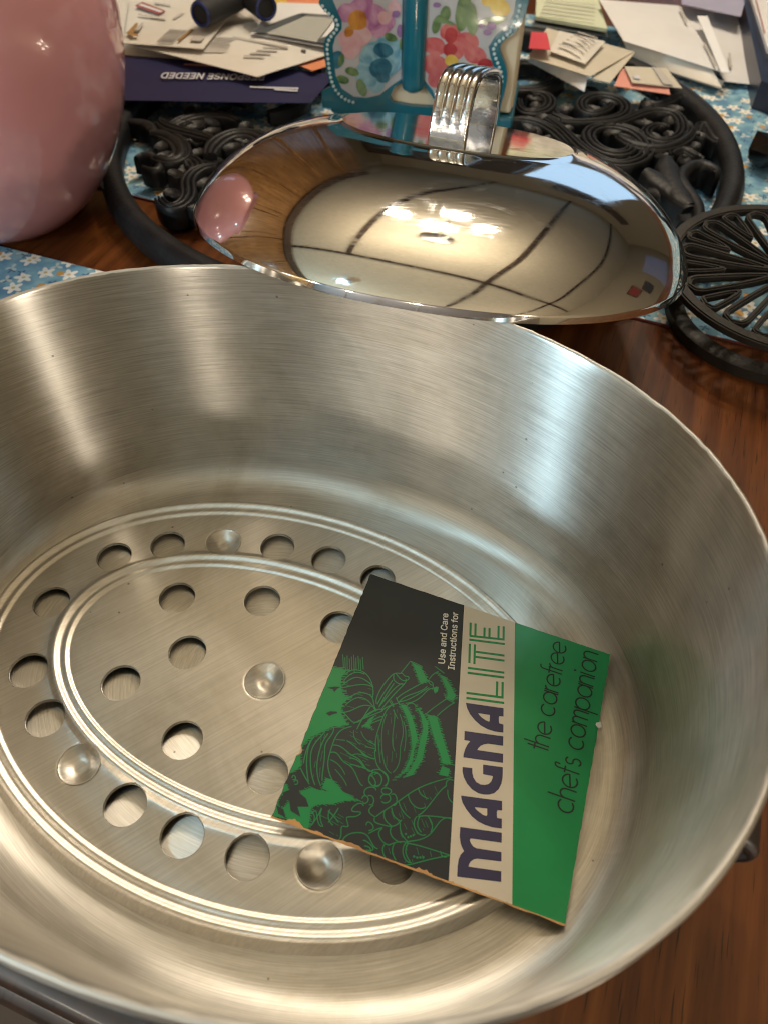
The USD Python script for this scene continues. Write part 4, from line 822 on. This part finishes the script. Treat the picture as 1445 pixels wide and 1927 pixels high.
pr = (pw[1][0] - pw[0][0]) / 2; pcx = (pw[0][0] + pw[1][0]) / 2
obj('post', place(lathe([(0, 0), (pr * .6, .001), (pr * .9, .004), (pr, .009), (pr, .15), (pr * 1.3, .158), (pr, .172), (0, .176)], np.zeros(3), 32), NO + nx * pcx - nyv * .005 + Z * (pw[2][1] - .001), nx, nyv, Z), M_teal, hold)
obj('base', place(tm(rbox(.186, .095, .012, .004)), NO + nx * .005 + nyv * .042 - Z * .003, nx, nyv, Z), M_teal, hold)
def watercolour(name, a, b):
    n = {'g': ('geometry', {}), 'nz': ('noise_texture', {'scale': 75.0, 'detail': 3.0, 'distortion': 0.8}), 'cr': ('rgb_ramp', {'ramp': [(.32, a), (.68, b)]}), 'p': ('principled_bsdf', {'roughness': .22, 'coat_weight': .5, 'coat_roughness': .06})}
    return material(name, n, [('g.position', 'nz.vector'), ('nz.fac', 'cr.fac'), ('cr.color', 'p.base_color')])
C_red = watercolour('paint_coral', (.42, .06, .07), (.52, .17, .16)); C_deep = watercolour('paint_red', (.30, .02, .03), (.42, .06, .06)); C_pur = watercolour('paint_mauve', (.30, .10, .24), (.50, .28, .40))
C_blu = watercolour('paint_blue', (.05, .20, .30), (.28, .45, .52)); C_dbl = watercolour('paint_deep_blue', (.01, .07, .13), (.05, .18, .26)); C_grn = watercolour('paint_leaf', (.03, .09, .03), (.18, .26, .12)); C_yel = watercolour('paint_yellow', (.50, .30, .04), (.60, .45, .12)); C_org = watercolour('paint_orange', (.30, .10, .02), (.55, .25, .05)); C_pnk = watercolour('paint_pink', (.52, .28, .30), (.55, .38, .40)); C_vio = watercolour('paint_violet', (.16, .07, .20), (.3, .18, .34))
def blob(x, y, rx, ry, a=0, seed=0, n=28):
    t = np.linspace(0, 2 * PI, n, endpoint=False); k = 1 + .22 * (meshkit.noise(np.stack([np.cos(t) * 1.5 + seed, np.sin(t) * 1.5, t * 0 + seed * 3.1], 1)) - .5)
    p = np.stack([rx * np.cos(t) * k, ry * np.sin(t) * k], 1); c, s = math.cos(a), math.sin(a)
    return bpoly(z2([(x + q[0] * c - q[1] * s, y + q[0] * s + q[1] * c) for q in p]))
def leaf(x, y, L, W, a, seed=0): return blob(x, y, L, W, a, seed)
paint = [
 ('flower', C_red, [(880,175,65,55,0),(785,265,75,55,.3),(980,245,75,65,0),(1030,320,70,55,.2),(790,385,85,65,.4),(800,465,60,60,0),(905,290,60,60,0)]), ('flower', C_deep, [(880,285,45,40,0),(905,400,40,30,.2),(1095,385,48,45,0),(885,200,40,50,.2)]), ('flower', C_yel, [(888,352,42,34,0),(1190,30,65,55,.3),(1120,-10,50,30,0)]),
 ('flower', C_pur, [(400,60,110,60,.3),(330,20,90,50,-.5),(420,150,90,50,.7),(250,60,60,60,0),(490,120,50,60,.2)]), ('flower', C_pnk, [(280,260,60,85,.2),(240,230,40,60,-.3),(340,200,60,60,0),(540,30,40,50,0),(480,90,40,40,0)]), ('flower', C_org, [(318,105,58,60,0),(262,175,28,35,.4)]),
 ('flower', C_blu, [(450,350,135,115,0),(390,430,90,90,.3),(500,290,90,90,0),(430,490,50,60,0)]), ('flower', C_dbl, [(470,290,60,45,.2),(455,400,70,60,-.2),(470,450,40,40,0),(190,350,45,55,.3)]),
 ('leaf', C_grn, [(515,210,42,24,.4),(280,420,45,25,.3),(340,520,28,58,-.3),(225,470,40,25,.4),(850,70,30,55,.2),(960,60,45,120,.15),(1010,90,40,100,-.1),(870,118,40,12,.3),(800,130,25,60,.3),(1140,110,90,28,-.2),(590,250,20,40,0),(215,350,18,40,.2)]), ('flower', C_vio, [(1135,140,30,25,0),(1110,178,26,20,0),(1075,140,20,16,0),(575,170,20,40,0),(550,65,25,22,0),(800,10,24,16,0)])]
zz = .0066
for nm, mt, bl_ in paint:
    g_ = unary_union([blob(x, y, rx, ry, a, i * 1.7 + x * .01) for i, (x, y, rx, ry, a) in enumerate(bl_)]).intersection(insetl.union(insetr).buffer(-.0006))
    zz += .00012
    for pc_ in polys(g_): obj('painted_' + nm, panm(pc_, .0001, zz), mt, hold, smooth=False)
# cream napkins held between the panels
nap = thing('napkin_stack', 'stack of cream paper napkins standing in the teal holder', 'napkins', NO + nyv * .03 + Z * .004)
for k in range(4):
    o = NO + nx * (.0135 + .0015 * (k % 2)) + nyv * (.0062 + .0105 * k) + Z * (.004 + .066)
    obj('napkin_bundle', place(tm(rbox(.162, .0096, .132, .003)), o, nx, nyv, Z), M_napkin, nap)
pb_ = place(tm(rbox(.165, .006, .10, .002)), NO + nx * .005 + nyv * .062 + Z * .052, nx, nyv, Z)
obj('back_panel', pb_, M_teal, hold)

# ------------------------------------------------------------------ mail and papers
M_paper = paper('white_paper', (0.62, 0.585, 0.53), 0.6, 0.03); M_paper2 = paper('bright_paper', (0.66, 0.65, 0.655), 0.6, 0.03); M_grey = plain('print_grey', (0.22, 0.20, 0.19), .7); M_lgrey = plain('print_pale_grey', (0.42, 0.39, 0.36), .7)
M_navyenv = paper('navy_envelope', (0.016, 0.016, 0.065), 0.4, 0.06); M_orange = paper('orange_paper', (0.62, 0.22, 0.10), 0.6, 0.05); M_pinkp = paper('pink_paper', (0.62, 0.26, 0.20), 0.6, 0.05); M_redp = paper('red_label', (0.55, 0.05, 0.07), 0.5, 0.05)
M_greenp = paper('pale_green_paper', (0.56, 0.60, 0.44), 0.7, 0.04); M_lav = paper('lavender_folder', (0.34, 0.33, 0.45), 0.5, 0.04); M_binder = plain('navy_binder', (0.012, 0.016, 0.035), 0.35); M_creamp = paper('cream_paper', (0.52, 0.47, 0.38), 0.6, 0.05); M_dgrey = plain('dark_print', (0.07, 0.08, 0.085), .55); M_brown = plain('tan_print', (0.30, 0.17, 0.06), .7); M_silver = plain('print_silver', (.55, .55, .60), .5); M_redprint = plain('print_brick', (.30, .08, .08), .6)
def sheet(corners, t=.0006, sag=.0, n=14, seed=0, curl=None):
    """a slightly wavy sheet through four world points (a quad in order)"""
    c = np.array(corners, float); s = np.linspace(0, 1, n); a = c[0] + (c[1] - c[0]) * s[:, None]; b = c[3] + (c[2] - c[3]) * s[:, None]
    P = a[:, None] + (b - a)[:, None] * s[None, :, None]
    w = np.sin(PI * s)[:, None] * np.sin(PI * s)[None]; P[..., 2] += sag * w + .0012 * (meshkit.noise(P * 14, seed) - .5)
    if curl: P[..., 2] += curl[0] * s[None, :] ** 3 + curl[1] * (1 - s[None, :]) ** 3
    B = P.copy(); B[..., 2] -= t
    m = cat([grid(P), grid(B[::-1])] + [grid(np.stack([x, y])) for x, y in ((P[0], B[0]), (B[-1], P[-1]), (B[:, 0], P[:, 0]), (P[:, -1], B[:, -1]))]); m.merge_vertices(); m.fix_normals(); return m
def q3(pts, z):
    z = np.broadcast_to(z, len(pts)); return [at(u, v, h) for (u, v), h in zip(pts, z)]
a1 = lambda pts: [(200 + x / 3.284, y / 3.284) for x, y in pts]
a3 = lambda pts: [(980 + x / 3.1075, y / 3.1075) for x, y in pts]
def leafp(name, label, pts, z, mt, cat_='paper', group=None, **k):
    c = q3(pts, z); th = thing(name, label, cat_, np.mean(c, 0), group); obj('sheet', sheet(c, **k), mt, th); return th
def flat_print(th, name, pts, z, mt, lift=.0012):
    c = q3(pts, z); P = np.array(c); m = sheet(P + Z * lift, t=.0002, n=4); obj(name, m, mt, th, smooth=False)
en = leafp('navy_envelope', 'dark navy envelope with upside down lettering under the white letters', a1([(-60, 612), (1268, 634), (1420, 450), (60, 330)]), [.034, .036, .040, .042], M_navyenv, 'envelope')
def text_on(text, h, p0, p1, z, tilt=0):
    """lettering lying at height z between two photo pixels"""
    o, e = at(*p0, z), at(*p1, z); m = meshkit.text_mesh(text, h, .0002, True); L = np.linalg.norm(e - o); ex = (e - o) / L; k = L / m.bounds[1][0]
    ey = np.cross(Z, ex); m.apply_scale((k, k * tilt if tilt else k, 1)); return place(m, o, ex, ey, Z)
obj('lettering', text_on('RESPONSE NEEDED', .01, (200 + 990 / 3.284, 458 / 3.284), (200 + 350 / 3.284, 446 / 3.284), .0402, 1.7), M_silver, en, smooth=False)
for k, (x0, x1, y) in enumerate([(890, 1190, 541), (1040, 1185, 556)]): flat_print(en, 'fine_print', a1([(x0, y + 4), (x1, y + 14), (x1, y + 5), (x0, y - 4)]), .0375, M_silver)
flat_print(en, 'pale_patch', a1([(480, 402), (660, 412), (640, 385), (500, 372)]), .040, M_pinkp, .0008)
lb_ = leafp('letter', 'lowest white letter of the left pile, over the navy envelope by the jar', a1([(60, 380), (1400, 330), (1460, -120), (40, -120)]), [.040, .043, .046, .044], M_paper)
og = leafp('orange_slip', 'orange paper corner beside the teal napkin holder', a1([(1180, 395), (1275, 432), (1360, 405), (1350, 340)]), .045, M_orange)
l1_ = leafp('letter', 'white letter with small grey print lying over the navy envelope', a1([(935, 472), (1470, 300), (900, 130), (130, 268)]), [.047, .049, .052, .050], M_paper, sag=.002)
r_ = random.Random(3)
for k in range(7):
    x, y = 610 + k * 8 + r_.uniform(-10, 10), 320 - k * 13; flat_print(l1_, 'text_line', a1([(x, y + 3), (x + r_.uniform(90, 150), y + 8), (x + 145, y), (x + 10, y - 4)]), .0505, M_lgrey, .002)
for k in range(4):
    x, y = 850 + k * 40, 358 - k * 18; flat_print(l1_, 'text_line', a1([(x, y + 4), (x + 130, y + 8), (x + 128, y + 0), (x + 6, y - 5)]), .0495, M_lgrey, .002)
flat_print(l1_, 'text_line', a1([(780, 245), (1125, 308), (1128, 296), (785, 232)]), .0505, M_lgrey, .002); flat_print(l1_, 'stamp', a1([(1205, 325), (1235, 330), (1238, 318), (1210, 313)]), .049, M_dgrey, .002)
l2_ = leafp('letter', 'folded white statement with a barcode beside the pink jar', a1([(110, 262), (600, 300), (880, -60), (160, -80)]), [.054, .055, .058, .056], M_paper, sag=.002)
for k in range(9): flat_print(l2_, 'barcode_bar', a1([(315 + 11 * k, 268 + k * .5), (321 + 11 * k, 268 + k * .5), (405 + 12 * k, 190 + k), (399 + 12 * k, 190 + k)]), .0555, M_grey, .0022)
flat_print(l2_, 'tan_mark', a1([(440, 262), (455, 264), (545, 195), (528, 192)]), .0555, M_brown, .0022); flat_print(l2_, 'picture', a1([(520, 262), (590, 266), (612, 236), (545, 232)]), .0555, M_lgrey, .0022)
flat_print(l2_, 'red_stripe', a1([(180, 45), (330, 98), (370, 75), (225, 20)]), .057, M_redprint, .0022); flat_print(l2_, 'white_stripe', a1([(205, 42), (340, 88), (352, 80), (220, 33)]), .057, M_paper2, .0026)
for k, q in enumerate([[(125,215),(165,225),(200,150),(185,150)], [(150,232),(205,230),(190,215),(150,215)]]): flat_print(l2_, 'tan_mark', a1(q), .056, M_brown, .0022)
for k, q in enumerate([[(200,100),(370,135),(365,122),(205,92)], [(300,30),(400,50),(400,40),(305,22)], [(175,190),(205,195),(235,150),(222,148)], [(410,125),(425,130),(485,95),(470,88)]]): flat_print(l2_, 'text_line', a1(q), .0565, M_lgrey, .0022)
l3_ = leafp('photo_card', 'white page with a dark framed grey picture left of the napkin holder', a1([(890, 205), (1440, 300), (1460, 20), (1060, 10)]), [.054, .0545, .057, .057], M_paper2)
flat_print(l3_, 'dark_frame', a1([(890, 205), (985, 212), (1245, 98), (1190, 92)]), .0555, M_dgrey, .002); flat_print(l3_, 'dark_frame', a1([(1190, 95), (1420, 118), (1425, 105), (1215, 88)]), .0562, M_dgrey, .0022); flat_print(l3_, 'grey_picture', a1([(990, 212), (1300, 268), (1420, 200), (1430, 118), (1240, 102)][0:2] + [(1415, 120), (1245, 100)]), .0555, plain('picture_grey', (.36, .36, .33), .6), .0018); flat_print(l3_, 'dark_frame', a1([(1290, 266), (1370, 285), (1400, 225), (1350, 240)]), .0548, M_dgrey, .0024)
for k, (p, mt) in enumerate([([(1040, 20), (1330, 24), (1330, -60), (1040, -60)], M_orange), ([(1030, 26), (1130, 26), (1110, -10), (1030, -10)], paper('yellow_slip', (.6, .42, .06), .6))]):
    leafp('paper_slip', ['orange paper slip far behind the hand grip', 'yellow paper slip beside the right foam handle'][k], a1(p), .052 + k * .003, mt)
# right hand piles
fold = leafp('lavender_folder', 'lavender folder at the far edge behind the envelopes', a3([(940, 20), (1285, 95), (1330, -60), (940, -60)]), [.030, .030, .03, .03], M_lav, 'folder')
e4 = leafp('envelope', 'white envelope at the right of the pile on the floral cloth', a3([(1190, 470), (1395, 498), (1300, 95), (915, 30)]), [.010, .006, .010, .016], M_paper2, 'envelope')
e5 = leafp('envelope', 'white envelope bent over at the near edge of the right pile', a3([(640, 345), (1175, 508), (1120, 400), (600, 236)]), [.010, .012, .020, .026], M_paper, 'envelope')
e5b = leafp('envelope', 'grey shaded envelope lowest in the right pile', a3([(630, 355), (1165, 512), (1190, 470), (700, 300)]), [.006, .006, .009, .010], M_paper2, 'envelope')
e6 = leafp('envelope', 'large plain white envelope on top of the right pile', a3([(600, 237), (1180, 415), (920, 30), (455, -8)]), [.028, .022, .026, .036], M_paper2, 'envelope', sag=.003)
e7 = leafp('paper_strip', 'narrow bright white strip lying across the right envelopes', a3([(1170, 415), (1222, 420), (1090, 92), (1030, 90)]), [.025, .024, .027, .029], plain('bright_white', (.8, .8, .82), .5))
for q, z in [([(1060,260),(1072,256),(1145,390),(1135,395)], .025), ([(1210,315),(1222,315),(1232,395),(1215,395)], .0125), ([(920,50),(935,52),(975,138),(962,136)], .029)]: flat_print(e6 if z > .02 else e4, 'text_line', a3(q), z, M_lgrey, .002)
flat_print(e5, 'text_line', a3([(890,322),(1000,345),(1005,335),(895,310)]), .0205, M_lgrey, .0022)
gp = leafp('green_pad', 'pale green printed form behind the cream envelopes', a3([(85, 92), (505, 165), (445, -30), (90, -30)]), [.026, .024, .026, .026], M_greenp, 'form', t=.004)
for k in range(5): flat_print(gp, 'text_line', a3([(110 + 8 * k, 88 - 20 * k), (430, 128 - 22 * k), (430, 124 - 22 * k), (110 + 8 * k, 84 - 20 * k)]), .0265, M_lgrey, .002)
leafp('dark_magazine', 'dark printed leaflet under the green form', a3([(60, 150), (510, 210), (500, 160), (90, 90)]), [.018, .016, .018, .019], M_dgrey, 'leaflet')
e8 = leafp('envelope', 'cream opened envelope left of the orange card', a3([(40, 330), (400, 445), (662, 298), (150, 160)]), [.042, .038, .036, .042], M_creamp, 'envelope', sag=.003)
e9 = leafp('envelope', 'cream folded envelope under the receipt, nearest the trivet', a3([(410, 455), (518, 483), (666, 303), (600, 280)]), [.034, .033, .035, .037], M_creamp, 'envelope')
e10 = leafp('letter', 'grey shaded letter hanging over the black trivet', a3([(30, 345), (370, 533), (390, 440), (60, 330)]), [.032, .026, .036, .040], M_paper2)
rc = leafp('receipt', 'crumpled receipt with grey lines on the cream envelope', a3([(165, 295), (375, 372), (492, 240), (225, 178)]), [.047, .044, .045, .049], M_paper, 'receipt', sag=.006)
for k in range(6): flat_print(rc, 'text_line', a3([(215 + 22 * k, 285 - 14 * k), (350 + 18 * k, 330 - 16 * k), (352 + 18 * k, 325 - 16 * k), (218 + 22 * k, 279 - 14 * k)]), .0475, M_lgrey, .0045)
leafp('red_label', 'bright red label beside the napkins', a3([(45, 280), (172, 288), (150, 188), (60, 182)]), [.052, .051, .052, .053], M_redp, 'label')
leafp('orange_card', 'orange and pink card sticking out over the trivet rim', a3([(545, 500), (872, 550), (862, 492), (590, 395)]), [.030, .030, .031, .032], M_pinkp, 'card')
cc = leafp('cream_card', 'cream card with a grey stripe on the orange card', a3([(650, 480), (942, 513), (850, 395), (605, 385)]), [.034, .033, .033, .035], M_creamp, 'card')
flat_print(cc, 'grey_stripe', a3([(830, 495), (890, 502), (815, 405), (765, 395)]), .0338, M_lgrey, .0012); flat_print(cc, 'blue_mark', a3([(658, 462), (695, 466), (690, 448), (652, 446)]), .0345, M_silver, .0012)
bd = thing('binder', 'dark navy binder with white pages at the right edge', 'binder', at(1440, 60, .01))
c = q3(a3([(1405, 470), (1640, 560), (1500, -60), (1290, -60)]), .03)
obj('binder_cover', sheet(np.array(c), t=.028, n=8), M_binder, bd); c2_ = q3(a3([(1445, 285), (1640, 420), (1500, -60), (1335, -60)]), .034); obj('page_block', sheet(np.array(c2_), t=.004, n=8), M_paper2, bd)
flat_print(bd, 'margin_line', a3([(1420, 200), (1426, 198), (1372, -10), (1366, -10)]), .034, M_redprint, .0016)

# ------------------------------------------------------------------ small things
grp = thing('hand_grip', 'black foam hand grips with blue rings on the white letters', 'hand grip', at(440, 20, .058))
gz = .0735
for (u, v), (dx, dy) in (((378, 26), (.55, 1)), ((501, 14), (-.60, 1))):
    a = at(u, v, gz); d = np.array([dx, dy, .0]); d /= np.linalg.norm(d); ra = .0132
    obj('foam_handle', tube([a, a + d * .002, a + d * .05, a + d * .10], [ra * .9, ra, ra, ra * .95], 28), M_black, grp)
    e_ = np.cross(d, Z)
    obj('end_ring', tube([a + (e_ * math.cos(t) + Z * math.sin(t)) * ra * .82 - d * .0006 for t in np.linspace(0, 2 * PI, 33)], .0017, 8, caps=False), M_blue_ring, grp)
    obj('rod', tube([a + d * .09, a + d * .15], .003, 10), M_steel, grp)
k0 = at(1432, 318, 0)
rs = np.random.default_rng(5); pts = rs.normal(size=(15, 3)); pts /= np.linalg.norm(pts, axis=1, keepdims=True)
kn = trimesh.convex.convex_hull(k0 + [.006, 0, .021] + pts * [.026, .026, .022])
kt = thing('black_stopper', 'faceted glossy black stopper on the floral cloth at the right edge', 'stopper', k0)
obj('facets', kn, M_glassblack, kt, smooth=False)
rd = leafp('red_scrap', 'small red and orange scrap under the trivet by the lid', [(1240, 412), (1275, 420), (1268, 392), (1245, 388)], [.004, .004, .004, .004], M_redp, 'scrap')
